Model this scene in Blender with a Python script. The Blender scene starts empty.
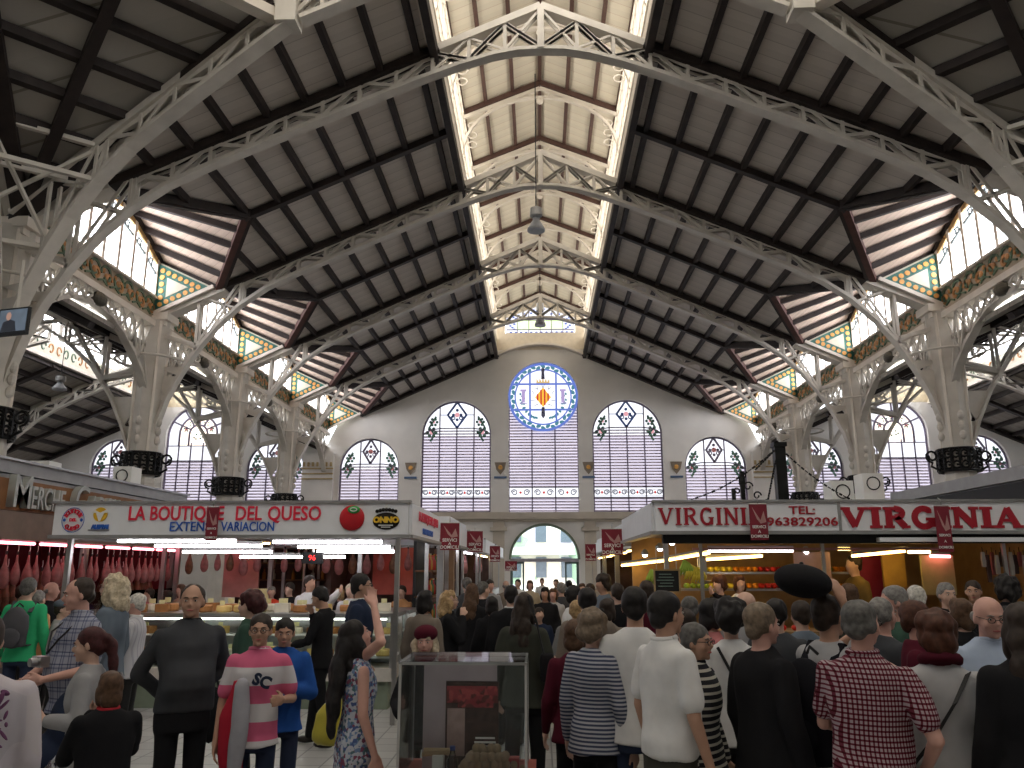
import bpy, math, random
from mathutils import Vector, Matrix, noise
from math import sin, cos, pi, sqrt, atan2, radians, tan
random.seed(7)
SC = bpy.context.scene
COL = SC.collection
# ------------------------------------------------------------ camera numbers
F = 800.0; PITCH = radians(12.95); YAW = radians(1.95); CAM = (-0.1, 0.0, 1.75)
def ray(px, py):
    u = (px-512)/F; v = (384-py)/F
    fy = cos(PITCH)-v*sin(PITCH); fz = sin(PITCH)+v*cos(PITCH)
    return u*cos(YAW)-fy*sin(YAW), u*sin(YAW)+fy*cos(YAW), fz
def at(px, py, Y):
    x, y, z = ray(px, py); t = Y/y
    return Vector((CAM[0]+t*x, Y, CAM[2]+t*z))
# ------------------------------------------------------------ materials
MATS = {}
def _new(name):
    m = bpy.data.materials.new(name); m.use_nodes = True
    nt = m.node_tree; b = nt.nodes.get('Principled BSDF')
    return m, nt, b
def mat(name, col, rough=.6, metal=0., noise_amt=.12, scale=6., spec=.3):
    if name in MATS: return MATS[name]
    m, nt, b = _new(name)
    b.inputs['Roughness'].default_value = rough
    b.inputs['Metallic'].default_value = metal
    b.inputs['Specular IOR Level'].default_value = spec
    tc = nt.nodes.new('ShaderNodeTexCoord'); n = nt.nodes.new('ShaderNodeTexNoise')
    n.inputs['Scale'].default_value = scale; n.inputs['Detail'].default_value = 4
    nt.links.new(tc.outputs['Object'], n.inputs['Vector'])
    r = nt.nodes.new('ShaderNodeValToRGB')
    r.color_ramp.elements[0].position = .3; r.color_ramp.elements[1].position = .7
    r.color_ramp.elements[0].color = [max(0, c*(1-noise_amt)) for c in col]+[1]
    r.color_ramp.elements[1].color = [min(1, c*(1+noise_amt)) for c in col]+[1]
    nt.links.new(n.outputs['Fac'], r.inputs['Fac'])
    nt.links.new(r.outputs['Color'], b.inputs['Base Color'])
    MATS[name] = m; return m
def emit(name, col, strength=1., vary=0., scale=1.5):
    if name in MATS: return MATS[name]
    m, nt, b = _new(name)
    b.inputs['Base Color'].default_value = (.02, .02, .02, 1)
    b.inputs['Emission Strength'].default_value = strength
    b.inputs['Emission Color'].default_value = (*col, 1)
    if vary:
        tc = nt.nodes.new('ShaderNodeTexCoord'); n = nt.nodes.new('ShaderNodeTexNoise')
        n.inputs['Scale'].default_value = scale
        nt.links.new(tc.outputs['Object'], n.inputs['Vector'])
        r = nt.nodes.new('ShaderNodeValToRGB')
        r.color_ramp.elements[0].position = .35; r.color_ramp.elements[1].position = .65
        r.color_ramp.elements[0].color = [c*(1-vary) for c in col]+[1]
        r.color_ramp.elements[1].color = [*col, 1]
        nt.links.new(n.outputs['Fac'], r.inputs['Fac'])
        nt.links.new(r.outputs['Color'], b.inputs['Emission Color'])
    MATS[name] = m; return m
def glassmat(name, tint=(.9, .95, .95), alpha=.12, rough=.03):
    if name in MATS: return MATS[name]
    m = bpy.data.materials.new(name); m.use_nodes = True; nt = m.node_tree
    nt.nodes.clear()
    o = nt.nodes.new('ShaderNodeOutputMaterial'); mx = nt.nodes.new('ShaderNodeMixShader')
    t = nt.nodes.new('ShaderNodeBsdfTransparent'); t.inputs[0].default_value = (*tint, 1)
    g = nt.nodes.new('ShaderNodeBsdfGlossy'); g.inputs['Roughness'].default_value = rough
    lw = nt.nodes.new('ShaderNodeLayerWeight'); lw.inputs[0].default_value = alpha
    nt.links.new(lw.outputs['Fresnel'], mx.inputs[0])
    nt.links.new(t.outputs[0], mx.inputs[1]); nt.links.new(g.outputs[0], mx.inputs[2])
    nt.links.new(mx.outputs[0], o.inputs[0])
    MATS[name] = m; return m
def banded(name, cols, widths, axis='Z', period=.1, rough=.8, cross=None, src='Object'):
    """stripes (or checks when cross is given) of the cloth, in the garment's own space"""
    if name in MATS: return MATS[name]
    m, nt, b = _new(name); b.inputs['Roughness'].default_value = rough
    b.inputs['Specular IOR Level'].default_value = .15
    tc = nt.nodes.new('ShaderNodeTexCoord'); sp = nt.nodes.new('ShaderNodeSeparateXYZ')
    nt.links.new(tc.outputs[src], sp.inputs[0])
    def ramp(ax, per, cs, ws):
        mu = nt.nodes.new('ShaderNodeMath'); mu.operation = 'MULTIPLY'; mu.inputs[1].default_value = 1/per
        if ax == 'XY':
            ad = nt.nodes.new('ShaderNodeMath'); ad.operation = 'ADD'
            nt.links.new(sp.outputs['X'], ad.inputs[0]); nt.links.new(sp.outputs['Y'], ad.inputs[1])
            nt.links.new(ad.outputs[0], mu.inputs[0])
        else: nt.links.new(sp.outputs[ax], mu.inputs[0])
        fr = nt.nodes.new('ShaderNodeMath'); fr.operation = 'FRACT'; nt.links.new(mu.outputs[0], fr.inputs[0])
        r = nt.nodes.new('ShaderNodeValToRGB'); r.color_ramp.interpolation = 'CONSTANT'
        e = r.color_ramp.elements; pos = 0
        for i, (c, w) in enumerate(zip(cs, ws)):
            if i < 2: el = e[i]; el.position = pos
            else: el = e.new(pos)
            el.color = (*c, 1); pos += w
        nt.links.new(fr.outputs[0], r.inputs['Fac']); return r.outputs['Color']
    c1 = ramp(axis, period, cols, widths)
    if cross:
        c2 = ramp(cross, period, cols, widths)
        mx = nt.nodes.new('ShaderNodeMix'); mx.data_type = 'RGBA'; mx.blend_type = 'MULTIPLY'; mx.inputs['Factor'].default_value = 1
        nt.links.new(c1, mx.inputs[6]); nt.links.new(c2, mx.inputs[7]); c1 = mx.outputs[2]
    nt.links.new(c1, b.inputs['Base Color']); MATS[name] = m; return m
def blotch(name, base, spots, scale=18., rough=.8, thr=.55):
    if name in MATS: return MATS[name]
    m, nt, b = _new(name); b.inputs['Roughness'].default_value = rough
    tc = nt.nodes.new('ShaderNodeTexCoord')
    v = nt.nodes.new('ShaderNodeTexVoronoi'); v.inputs['Scale'].default_value = scale
    nt.links.new(tc.outputs['Object'], v.inputs['Vector'])
    r = nt.nodes.new('ShaderNodeValToRGB'); r.color_ramp.interpolation = 'CONSTANT'
    sp = nt.nodes.new('ShaderNodeSeparateColor'); nt.links.new(v.outputs['Color'], sp.inputs[0])
    e = r.color_ramp.elements; e[0].color = (*base, 1); e[1].position = 1-thr; e[1].color = (*spots[0], 1)
    for i, s in enumerate(spots[1:]):
        x = e.new(1-thr+thr*(i+1)/len(spots)); x.color = (*s, 1)
    nt.links.new(sp.outputs[0], r.inputs['Fac']); nt.links.new(r.outputs['Color'], b.inputs['Base Color'])
    MATS[name] = m; return m
def boards(name, col, gap, axis='Y', width=.16, tint=.1):
    """planked underside of a roof: narrow dark joints"""
    m = banded(name, [gap, col, [c*(1-tint) for c in col]], [.05, .5, .45], axis, width*2)
    return m
# ------------------------------------------------------------ meshes
class MB:
    def __init__(s): s.v = []; s.f = []
    def add(s, vs, fs):
        o = len(s.v); s.v += [tuple(v) for v in vs]; s.f += [tuple(i+o for i in f) for f in fs]; return s
    def box(s, c, d, rz=0., rx=0., ry=0.):
        M = Matrix.Rotation(rz, 3, 'Z') @ Matrix.Rotation(ry, 3, 'Y') @ Matrix.Rotation(rx, 3, 'X')
        c = Vector(c); vs = []
        for x in (-.5, .5):
            for y in (-.5, .5):
                for z in (-.5, .5): vs.append(c + M @ Vector((x*d[0], y*d[1], z*d[2])))
        return s.add(vs, [(0,1,3,2),(4,6,7,5),(0,4,5,1),(2,3,7,6),(0,2,6,4),(1,5,7,3)])
    def bar(s, p, q, w, h, up=(0,0,1)):
        p = Vector(p); q = Vector(q); d = q-p
        if d.length < 1e-6: return s
        d.normalize(); up = Vector(up); sx = d.cross(up)
        if sx.length < 1e-4: sx = d.cross(Vector((0,1,0)))
        sx.normalize(); uz = sx.cross(d).normalized()
        vs = []
        for a in (p, q):
            for i, j in ((-1,-1),(1,-1),(1,1),(-1,1)): vs.append(a + sx*(i*w/2) + uz*(j*h/2))
        return s.add(vs, [(3,2,1,0),(4,5,6,7),(0,1,5,4),(1,2,6,5),(2,3,7,6),(3,0,4,7)])
    def sweep(s, pts, w, h, up=(0,0,1), side=None):
        """rectangular section along a path; side = constant sideways vector"""
        pts = [Vector(p) for p in pts]; n = len(pts); o = len(s.v)
        for i, p in enumerate(pts):
            d = (pts[min(n-1, i+1)]-pts[max(0, i-1)]).normalized()
            sx = Vector(side) if side is not None else d.cross(Vector(up))
            sx.normalize(); uz = sx.cross(d).normalized()
            for a, b in ((-1,-1),(1,-1),(1,1),(-1,1)): s.v.append(tuple(p + sx*(a*w/2) + uz*(b*h/2)))
        for i in range(n-1):
            for k in range(4):
                a = o+i*4+k; b = o+i*4+(k+1) % 4
                s.f.append((a, b, b+4, a+4))
        s.f.append((o+3, o+2, o+1, o)); e = o+(n-1)*4; s.f.append((e, e+1, e+2, e+3)); return s
    def tube(s, pts, r, n=8, cap=True):
        pts = [Vector(p) for p in pts]; N = len(pts); o = len(s.v)
        rr = r if isinstance(r, (list, tuple)) else [r]*N
        ref = None
        for i, p in enumerate(pts):
            d = (pts[min(N-1, i+1)]-pts[max(0, i-1)]).normalized()
            if ref is None:
                ref = d.cross(Vector((0,0,1)))
                if ref.length < .1: ref = d.cross(Vector((0,1,0)))
            ref = (ref - d*ref.dot(d)).normalized(); b = d.cross(ref)
            for k in range(n):
                a = 2*pi*k/n; s.v.append(tuple(p + ref*(cos(a)*rr[i]) + b*(sin(a)*rr[i])))
        for i in range(N-1):
            for k in range(n):
                a = o+i*n+k; b = o+i*n+(k+1) % n; s.f.append((a, b, b+n, a+n))
        if cap:
            s.f.append(tuple(o+k for k in range(n-1, -1, -1))); s.f.append(tuple(o+(N-1)*n+k for k in range(n)))
        return s
    def lathe(s, prof, n=20, c=(0,0,0)):
        o = len(s.v)
        for r, z in prof:
            for k in range(n): s.v.append((c[0]+r*cos(2*pi*k/n), c[1]+r*sin(2*pi*k/n), c[2]+z))
        for i in range(len(prof)-1):
            for k in range(n):
                a = o+i*n+k; b = o+i*n+(k+1) % n; s.f.append((a, b, b+n, a+n))
        s.f.append(tuple(o+k for k in range(n-1, -1, -1))); s.f.append(tuple(o+(len(prof)-1)*n+k for k in range(n)))
        return s
    def ell(s, c, r, n=14, m=9, R=None):
        c = Vector(c); o = len(s.v)
        for i in range(m+1):
            th = pi*i/m
            for k in range(n):
                a = 2*pi*k/n
                p = Vector((r[0]*sin(th)*cos(a), r[1]*sin(th)*sin(a), r[2]*cos(th)))
                if i in (0, m) and k: p = p
                if R is not None: p = R @ p
                s.v.append(tuple(c+p))
        for i in range(m):
            for k in range(n):
                a = o+i*n+k; b = o+i*n+(k+1) % n; s.f.append((a, a+n, b+n, b))
        return s
    def prism(s, poly, ext):
        """planar polygon of 3-D points, extruded by the vector ext"""
        n = len(poly); e = Vector(ext); o = len(s.v)
        s.v += [tuple(p) for p in poly] + [tuple(Vector(p)+e) for p in poly]
        s.f.append(tuple(o+i for i in range(n))); s.f.append(tuple(o+n+i for i in range(n-1, -1, -1)))
        for i in range(n):
            j = (i+1) % n; s.f.append((o+j, o+i, o+n+i, o+n+j))
        return s
    def build(s, name, m=None, parent=None, smooth=False, loc=None, label=None):
        me = bpy.data.meshes.new(name); me.from_pydata(s.v, [], s.f); me.validate(); me.update()
        if m: me.materials.append(m)
        if smooth: me.polygons.foreach_set('use_smooth', [True]*len(me.polygons))
        import bmesh
        bm = bmesh.new(); bm.from_mesh(me); bmesh.ops.recalc_face_normals(bm, faces=bm.faces); bm.to_mesh(me); bm.free()
        o = bpy.data.objects.new(name, me); COL.objects.link(o)
        if parent: o.parent = parent
        if loc: o.location = loc
        if label: o['label'] = label
        return o
def tag(o, label=None, cat=None, group=None, kind=None):
    if label: o['label'] = label
    if cat: o['category'] = cat
    if group: o['group'] = group
    if kind: o['kind'] = kind
    return o
def empty(name, loc=(0,0,0), rz=0., label=None, cat=None, group=None, kind=None):
    o = bpy.data.objects.new(name, None); COL.objects.link(o); o.location = loc; o.rotation_euler = (0,0,rz)
    o.empty_display_size = .1
    return tag(o, label, cat, group, kind)
KIDS = {}
def copy_tree(o, parent=None):
    c = o.copy(); COL.objects.link(c)
    if parent: c.parent = parent
    for ch in [x for x in o.children]: copy_tree(ch, c)
    return c
TX = bpy.data.scenes.new('lettering_work')
def work_graph(sc):
    with bpy.context.temp_override(scene=sc, view_layer=sc.view_layers[0]):
        dg = bpy.context.evaluated_depsgraph_get(); dg.update(); return dg
def text(name, s, size, m, parent=None, M=None, ext=.01, align='CENTER', off=0., sx=1., label=None, spacing=1.):
    cu = bpy.data.curves.new(name, 'FONT'); cu.body = s; cu.size = size; cu.extrude = ext
    cu.align_x = align; cu.align_y = 'CENTER'; cu.offset = off; cu.resolution_u = 3; cu.space_character = spacing
    to = bpy.data.objects.new(name+'_c', cu); TX.collection.objects.link(to)
    dg = work_graph(TX)
    me = bpy.data.meshes.new_from_object(to.evaluated_get(dg)); bpy.data.objects.remove(to); bpy.data.curves.remove(cu)
    me.name = name
    T = Matrix.Diagonal((sx, 1, 1, 1)); me.transform(T)
    if M is not None: me.transform(M)
    me.materials.clear(); me.materials.append(m)
    o = bpy.data.objects.new(name, me); COL.objects.link(o)
    if parent: o.parent = parent
    if label: o['label'] = label
    return o
# a frame for writing facing -Y (towards the camera), at p
def face_y(p): return Matrix.Translation(p) @ Matrix.Rotation(pi/2, 4, 'X')
# writing on a face that looks along +X (left row) or -X (right row)
def face_x(p): return Matrix.Translation(p) @ Matrix.Rotation(pi/2, 4, 'Z') @ Matrix.Rotation(pi/2, 4, 'X')
def face_nx(p): return Matrix.Translation(p) @ Matrix.Rotation(-pi/2, 4, 'Z') @ Matrix.Rotation(pi/2, 4, 'X')
PAINT = mat('iron_paint', (.60, .56, .50), .55, noise_amt=.10, scale=2.5)
PAINT2 = mat('iron_paint_warm', (.72, .66, .58), .55, noise_amt=.08, scale=2.5)
TIMBER = mat('dark_timber', (.028, .020, .018), .6, noise_amt=.3, scale=4)
TIMBER_RED = mat('red_timber', (.085, .035, .028), .6, noise_amt=.2, scale=4)
WALLM = mat('plaster', (.78, .75, .71), .85, noise_amt=.07, scale=.8)
STONE = mat('stone', (.52, .46, .38), .85, noise_amt=.1, scale=1.5)
IRON = mat('black_iron', (.02, .02, .02), .4, .6, .2)
BLACK = mat('black', (.012, .012, .013), .5)
WHITE = mat('white_paint', (.8, .8, .78), .5, noise_amt=.03)
STEEL = mat('steel', (.45, .45, .45), .3, .9, .08)
ALU = mat('grey_aluminium', (.33, .33, .33), .45, .5, .08)
LEAD = mat('window_bars', (.20, .17, .24), .6)
GLASS = glassmat('clear_glass')
DAY = emit('daylit_glass', (.93, .94, 1.), 6.3, .12, 1.)
DAYW = emit('daylit_glass_warm', (1., .93, .82), 2.3, .1, 1.)
LOUVRE = mat('louvre', (.62, .56, .62), .5, noise_amt=.05)
LOUV_GL = emit('louvre_light', (.80, .74, .90), .62, .1, 1.)
OCHRE = mat('ochre_board', (.55, .36, .16), .6, noise_amt=.3, scale=9)
RED = mat('sign_red', (.55, .02, .03), .5, noise_amt=.03)
# ============================================================ THE HALL
SL = .445; APEX = 13.2; W = 10.5; YT = [14.5, 20.5, 26.5, 32.5]; YW = 38.7
AC = 17.1; AAP = 10.4          # aisle centre and aisle roof apex line
def zr(x): return APEX - SL*abs(x)
def za(x): return AAP - SL*abs(abs(x)-AC)
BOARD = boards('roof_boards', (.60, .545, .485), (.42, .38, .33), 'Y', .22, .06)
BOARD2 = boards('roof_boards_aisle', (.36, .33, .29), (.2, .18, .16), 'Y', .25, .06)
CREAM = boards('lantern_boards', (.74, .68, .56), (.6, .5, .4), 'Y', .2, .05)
PINKB = boards('dormer_boards', (.62, .49, .40), (.42, .3, .24), 'XY', .12, .06)
TILEG = blotch('green_tiles', (.04, .16, .12), [(.55, .30, .10), (.06, .22, .17), (.03, .12, .11)], 2.6, .35, .5)
GREEN_T = mat('green_tile', (.035, .15, .12), .3, noise_amt=.35, scale=7)
ORANGE_T = mat('orange_tile', (.75, .38, .10), .35)
SCROLL_G = mat('scroll_green', (.10, .16, .10), .4, noise_amt=.3)
SCROLL_O = mat('scroll_orange', (.50, .24, .09), .4, noise_amt=.3)
FRZ = mat('frieze_tile', (.42, .35, .26), .4, noise_amt=.15)
CREAM_T = mat('cream_tile', (.62, .58, .47), .35, noise_amt=.08)
SIDE = {-1: 'left', 1: 'right'}
DAYE = emit('daylit_glass_end', (.90, .92, 1.), .8, .08, 1.)
# ---- floor, walls behind and beside the view
def floor_mat():
    m, nt, b = _new('floor_tiles'); b.inputs['Roughness'].default_value = .35
    tc = nt.nodes.new('ShaderNodeTexCoord'); br = nt.nodes.new('ShaderNodeTexBrick')
    br.offset = 0; br.inputs['Scale'].default_value = 1; br.inputs['Brick Width'].default_value = .3
    br.inputs['Row Height'].default_value = .3; br.inputs['Mortar Size'].default_value = .008
    br.inputs['Color1'].default_value = (.42, .42, .40, 1); br.inputs['Color2'].default_value = (.34, .34, .33, 1)
    br.inputs['Mortar'].default_value = (.14, .14, .14, 1)
    nt.links.new(tc.outputs['Object'], br.inputs['Vector']); nt.links.new(br.outputs['Color'], b.inputs['Base Color'])
    return m
MB().box((0, 15, -.1), (60, 62, .2)).build('floor', floor_mat())['kind'] = 'structure'
def struct(name, mb, m, parent=None):
    o = mb.build(name, m, parent)
    if not parent: o['kind'] = 'structure'
    return o
struct('wall_left', MB().box((-26.2, 14, 5), (.4, 50, 10.5)), WALLM)
struct('wall_right', MB().box((26.2, 14, 5), (.4, 50, 10.5)), WALLM)
struct('wall_front', MB().box((0, -9.2, 6), (53, .4, 12.5)), WALLM)
# ---- the end wall, with its real openings
YB = YW+.45
ARCH = [  # centre, half width, springing, sill, label
    (-3.2-.95, 1.7, 8.13, 4.36), (4.2, 1.7, 8.13, 4.36), (-8.4, 1.47, 6.5, 3.9), (8.4, 1.47, 6.5, 3.9),
    (-13.05, 1.42, 6.5, 3.9), (13.05, 1.42, 6.5, 3.9), (-17.1, 1.52, 8.15, 3.9), (17.1, 1.52, 8.15, 3.9),
    (-20.95, 1.35, 6.65, 3.9), (20.95, 1.35, 6.65, 3.9)]
CX0, CR, CZ, CH = .12, 1.73, 10.04, 1.7
DOORC, DOORR, DOORZ = .12, 1.62, 2.14
def holes(x):
    h = []
    for c, r, sp, sill in ARCH:
        if abs(x-c) < r-1e-6: h.append((sill, sp+sqrt(r*r-(x-c)**2)))
    if abs(x-CX0) < CR-1e-6:
        lo = 4.36 if abs(x-CX0) < CH-1e-6 else CZ-sqrt(CR*CR-(x-CX0)**2)
        h.append((lo, CZ+sqrt(max(0, CR*CR-(x-CX0)**2))))
    if abs(x-DOORC) < DOORR-1e-6: h.append((0., DOORZ+sqrt(DOORR**2-(x-DOORC)**2)))
    return sorted(h)
def top(x):
    a = abs(x)
    if a < 2.14: return 12.55+.35*(1-(a/2.14)**2)
    return (zr(x) if a < 10.5 else za(x))+.25
xs = {-26., 26., -10.5, 10.5, -2.14, 2.14, -AC, AC}
for c, r in [(a[0], a[1]) for a in ARCH]+[(CX0, CR), (CX0, CH), (DOORC, DOORR)]:
    for k in range(25): xs.add(round(c-r*cos(pi*k/24), 4))
xs = sorted(xs); w = MB()
for a, b in zip(xs[:-1], xs[1:]):
    if b-a < 1e-3: continue
    m_ = (a+b)/2; hm = holes(m_)
    ha, hb = holes(a+1e-5*(b-a)), holes(b-1e-5*(b-a))
    if len(ha) != len(hm): ha = hm
    if len(hb) != len(hm): hb = hm
    def iv(h, x):
        e = [0.]
        for lo, hi in h: e += [lo, hi]
        return e+[top(x)]
    ia, ib, im = iv(ha, a), iv(hb, b), iv(hm, m_)
    for k in range(0, len(im), 2):
        if im[k+1]-im[k] < 1e-3: continue
        w.prism([(a, YW, ia[k]), (b, YW, ib[k]), (b, YW, ib[k+1]), (a, YW, ia[k+1])], (0, .45, 0))
struct('wall_back', w, WALLM)
# stone lower band, cornice, pilasters, door arch
def band(name, z0, z1, dy, m, skip=()):
    mb = MB(); x0 = -26.
    for s, e in list(skip)+[(26., 26.)]:
        mb.box(((x0+s)/2, YW-dy/2, (z0+z1)/2), (s-x0, dy, z1-z0)); x0 = e
    return struct(name, mb, m)
band('trim_1', 4.02, 4.34, .28, STONE); band('trim_2', 3.9, 4.02, .14, STONE)
for i, c in enumerate([-2.05, 2.3, -6.3, 6.4]):
    struct('trim_%d' % (3+i), MB().box((c, YW-.06, 1.95), (.55, .12, 3.9)).box((c, YW-.12, 3.55), (.8, .24, .16)), STONE)
ar = MB(); pts = [(DOORC+(DOORR+.0)*cos(pi*k/24), YW-.05, DOORZ+DOORR*sin(pi*k/24)) for k in range(25)]
ar.sweep(pts, .1, .12, side=(0, 1, 0)); struct('trim_7', ar, mat('green_frame', (.18, .22, .16), .5))
for i, s in enumerate((-1, 1)):
    p = MB().box((s*10.85, YW-.15, 3.6), (1.5, .3, 7.2))
    o = struct('trim_%d' % (8+i), p, WALLM)
    c = MB()
    for z in (5.95, 6.2, 6.45): c.box((s*10.85, YW-.33, z), (1.54, .08, .06))
    for k in range(7): c.box((s*10.85-.66+.22*k, YW-.34, 6.65), (.1, .06, .2))
    c.build('capital_bands', mat('ochre_tile', (.50, .38, .20), .5), o)
# ---- stained windows of the end wall
PINK_F = mat('flower_pink', (.65, .25, .25), .5); LEAF = mat('leaf_green', (.13, .26, .20), .5); BLUE_G = mat('blue_glass', (.09, .16, .42), .4)
E_BLUE = emit('blue_lit', (.14, .22, .68), .5); E_TEAL = emit('teal_lit', (.08, .26, .34), .5)
E_RED = emit('red_lit', (.62, .04, .03), .55); E_YEL = emit('yellow_lit', (.9, .50, .05), .62); E_PNK = emit('pink_lit', (.75, .36, .40), .6)
E_GRN = emit('green_lit', (.10, .26, .10), .8); E_LIL = emit('lilac_lit', (.50, .38, .70), .5); E_DRK = mat('leading', (.16, .16, .24), .5)
E_OCH = emit('ochre_lit', (.8, .55, .22), .5)
def fan(cx, cz, r, y, n=24, a0=0, a1=2*pi):
    return [(cx+r*cos(a0+(a1-a0)*k/n), y, cz+r*sin(a0+(a1-a0)*k/n)) for k in range(n+(0 if a1-a0 > 6.28 else 1))]
def disc(mb, cx, cz, r, y, t=.02, n=14, sx=1., rot=0):
    P = [(cx+r*sx*cos(2*pi*k/n)*cos(rot)-r*sin(2*pi*k/n)*sin(rot), y, cz+r*sx*cos(2*pi*k/n)*sin(rot)+r*sin(2*pi*k/n)*cos(rot)) for k in range(n)]
    mb.prism(P, (0, t, 0))
def scroll(mb, cx, cz, r, y, hand=1, th=.05):
    P = []
    for k in range(15):
        a = k/14*1.6*2*pi/1.2; rr = r*(1-.62*k/14)
        P.append((cx+hand*rr*cos(a), y, cz+rr*sin(a)))
    mb.sweep(P, .03, th, side=(0, 1, 0))
wn = [0]
def window_obj(label=None):
    wn[0] += 1; o = empty('window_%d' % wn[0], kind='structure')
    if label: o['label'] = label
    return o
def louvres(o, inside, x0, x1, z0, z1, y, step=.145):
    mb = MB(); z = z0+step/2
    while z < z1:
        a, b = inside(z)
        if b-a > .05: mb.box(((a+b)/2, y, z), (b-a, .02, step*.5), rx=-.5)
        z += step
    mb.build('louvre', LOUVRE, o)
for wi, (c, r, sp, sill) in enumerate(ARCH):
    o = window_obj('arched window with grey louvres under a leaded glass head')
    yg = YW+.28
    kind = 0 if wi < 2 else (1 if wi in (2, 3, 4, 5, 8, 9) else 2)
    lt = sp+r-(1.35 if kind == 0 else 1.25 if kind == 1 else 2.75)   # where the louvres stop
    def inside(z):
        if kind != 2 and z > lt-.45:
            u = (z-(lt-.45))/.45; d = r*(1-sqrt(max(0, 1-u*u)))*.55
            return c-r+d, c+r-d
        if z <= sp: return c-r, c+r
        d = sqrt(max(0, r*r-(z-sp)**2)); return c-d, c+d
    MB().prism([(c-r, yg+.06, sill), (c+r, yg+.06, sill), (c+r, yg+.06, min(sp, lt)), (c-r, yg+.06, min(sp, lt))], (0, .02, 0)).build('louvre_glass', LOUV_GL, o)
    louvres(o, inside, c-r, c+r, sill, lt, yg)
    pane = [(c+r, yg+.07, min(sp, lt)), ]+fan(c, sp, r, yg+.07, 24, 0, pi)+[(c-r, yg+.07, min(sp, lt))]
    MB().prism(pane, (0, .02, 0)).build('pane', DAYE, o)
    fr = MB(); n = 4 if kind == 0 else (3 if kind == 1 else 5)
    P = [(c+r-.03, yg-.06, sill)]+fan(c, sp, r-.03, yg-.06, 24, 0, pi)+[(c-r+.03, yg-.06, sill)]
    fr.sweep(P, .08, .08, side=(0, 1, 0))
    for k in range(1, n):
        x = c-r+2*r*k/n
        zt = (sp+sqrt(r*r-(x-c)**2)) if kind != 2 else lt+.9
        if kind == 0 and k == 2: zt = lt
        fr.bar((x, yg-.05, sill), (x, yg-.05, zt), .06, .05)
    fr.bar((c-r, yg-.05, lt if kind == 2 else sill+.02), (c+r, yg-.05, lt if kind == 2 else sill+.02), .05, .05)
    if kind != 2:
        Q = [(c-r, yg-.05, lt-.45)]+[(c-r+.55*r*(1-sqrt(1-u*u)), yg-.05, lt-.45+.45*u) for u in (.3, .6, .85, 1.)]
        Q += [(2*c-p[0], p[1], p[2]) for p in reversed(Q)]
        fr.sweep(Q, .05, .05, side=(0, 1, 0))
    fr.build('window_frame', LEAD, o)
    zc = (lt+sp+r)/2; hh = (sp+r-lt)/2*.96
    ld = MB()
    if kind != 2:
        wd = hh*(.72 if kind == 0 else .62)
        for s1, s2 in ((1, 1), (1, -1), (-1, 1), (-1, -1)): ld.bar((c+s1*wd, yg-.02, zc), (c, yg-.02, zc+s2*hh), .1, .04, (0, 1, 0))
        for s in (-1, 1):
            ld.bar((c+s*wd, yg-.02, zc), (c+s*r*(.5 if kind == 0 else .34), yg-.02, zc), .035, .035)
        for k in range(4): disc(ld, c+.19*cos(k*pi/2), zc+.24*sin(k*pi/2), .075, yg-.02)
        for s in (-1, 1): scroll(ld, c+s*.2, zc-.16, .12, yg-.02, s, .05)
        ld.build('lead_diamond', LEAD if kind else BLUE_G, o)
        fl = MB(); lf = MB(); da = MB()
        disc(fl, c, zc, .12, yg-.03)
        for s in (-1, 1):
            x = c+s*r*.74; z = sp+(.25 if kind == 0 else .1)
            for (ax, az, q) in ((x, z-.1, .15), (x-s*.1, z+.42, .12)):
                disc(fl, ax, az, q*.62, yg-.03)
                for k in range(6): disc(lf, ax+q*1.35*cos(k*pi/3), az+q*1.35*sin(k*pi/3), q*.62, yg-.02, n=8)
            P = [(x+s*.05, yg-.02, z-.55), (x-s*.14, yg-.02, z-.2), (x+s*.12, yg-.02, z+.15), (x-s*.1, yg-.02, z+.5), (x-s*.22, yg-.02, z+.7)]
            lf.sweep(P, .03, .1, side=(0, 1, 0))
        fl.build('glass_flower', PINK_F if kind else E_PNK, o); lf.build('glass_leaf', LEAF, o)
        if kind == 0:
            gb = MB().box((c, yg-.0, sill+.95), (2*r, .03, .45)); gb.build('glass_band', DAYE, o)
            sc = MB(); rd = MB()
            for k in range(4):
                x = c-r+2*r*(k+.5)/4
                for s in (-1, 1): scroll(sc, x+s*.22, sill+.95, .14, yg-.04, s, .045)
                disc(rd, x, sill+.95, .07, yg-.05, sx=.7)
            sc.build('band_scroll', E_DRK, o); rd.build('band_flower', E_RED, o)
            fr2 = MB()
            for z in (sill+.70, sill+1.2): fr2.bar((c-r, yg-.05, z), (c+r, yg-.05, z), .05, .05)
            fr2.build('window_bar', LEAD, o)
    else:
        for q in (.62*r, .30*r):
            P = [(c+q, yg-.02, lt+.75)]+fan(c, lt+1.35, q, yg-.02, 16, 0, pi)+[(c-q, yg-.02, lt+.75)]
            ld.sweep(P, .03, .1, side=(0, 1, 0))
        ld.bar((c-r, yg-.02, lt+.75), (c+r, yg-.02, lt+.75), .05, .05)
        for k in range(1, 6):
            a = pi*k/6; 
            if k == 3: pass
            ld.bar((c+.3*r*cos(a), yg-.02, lt+1.35+.3*r*sin(a)), (c+.97*r*cos(a), yg-.02, sp+.97*r*sin(a)), .08, .04, (0, 1, 0))
        ld.build('leading_arch', LEAD, o)
        oc = MB().prism([(c+.62*r, yg+.03, lt+.75)]+fan(c, lt+1.35, .62*r, yg+.03, 16, 0, pi)+[(c-.62*r, yg+.03, lt+.75)], (0, .01, 0))
        oc.build('glass_panel', emit('panel_lit', (1., .86, .74), 1.5, .2, 6), o)
        fl = MB(); lf = MB()
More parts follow.
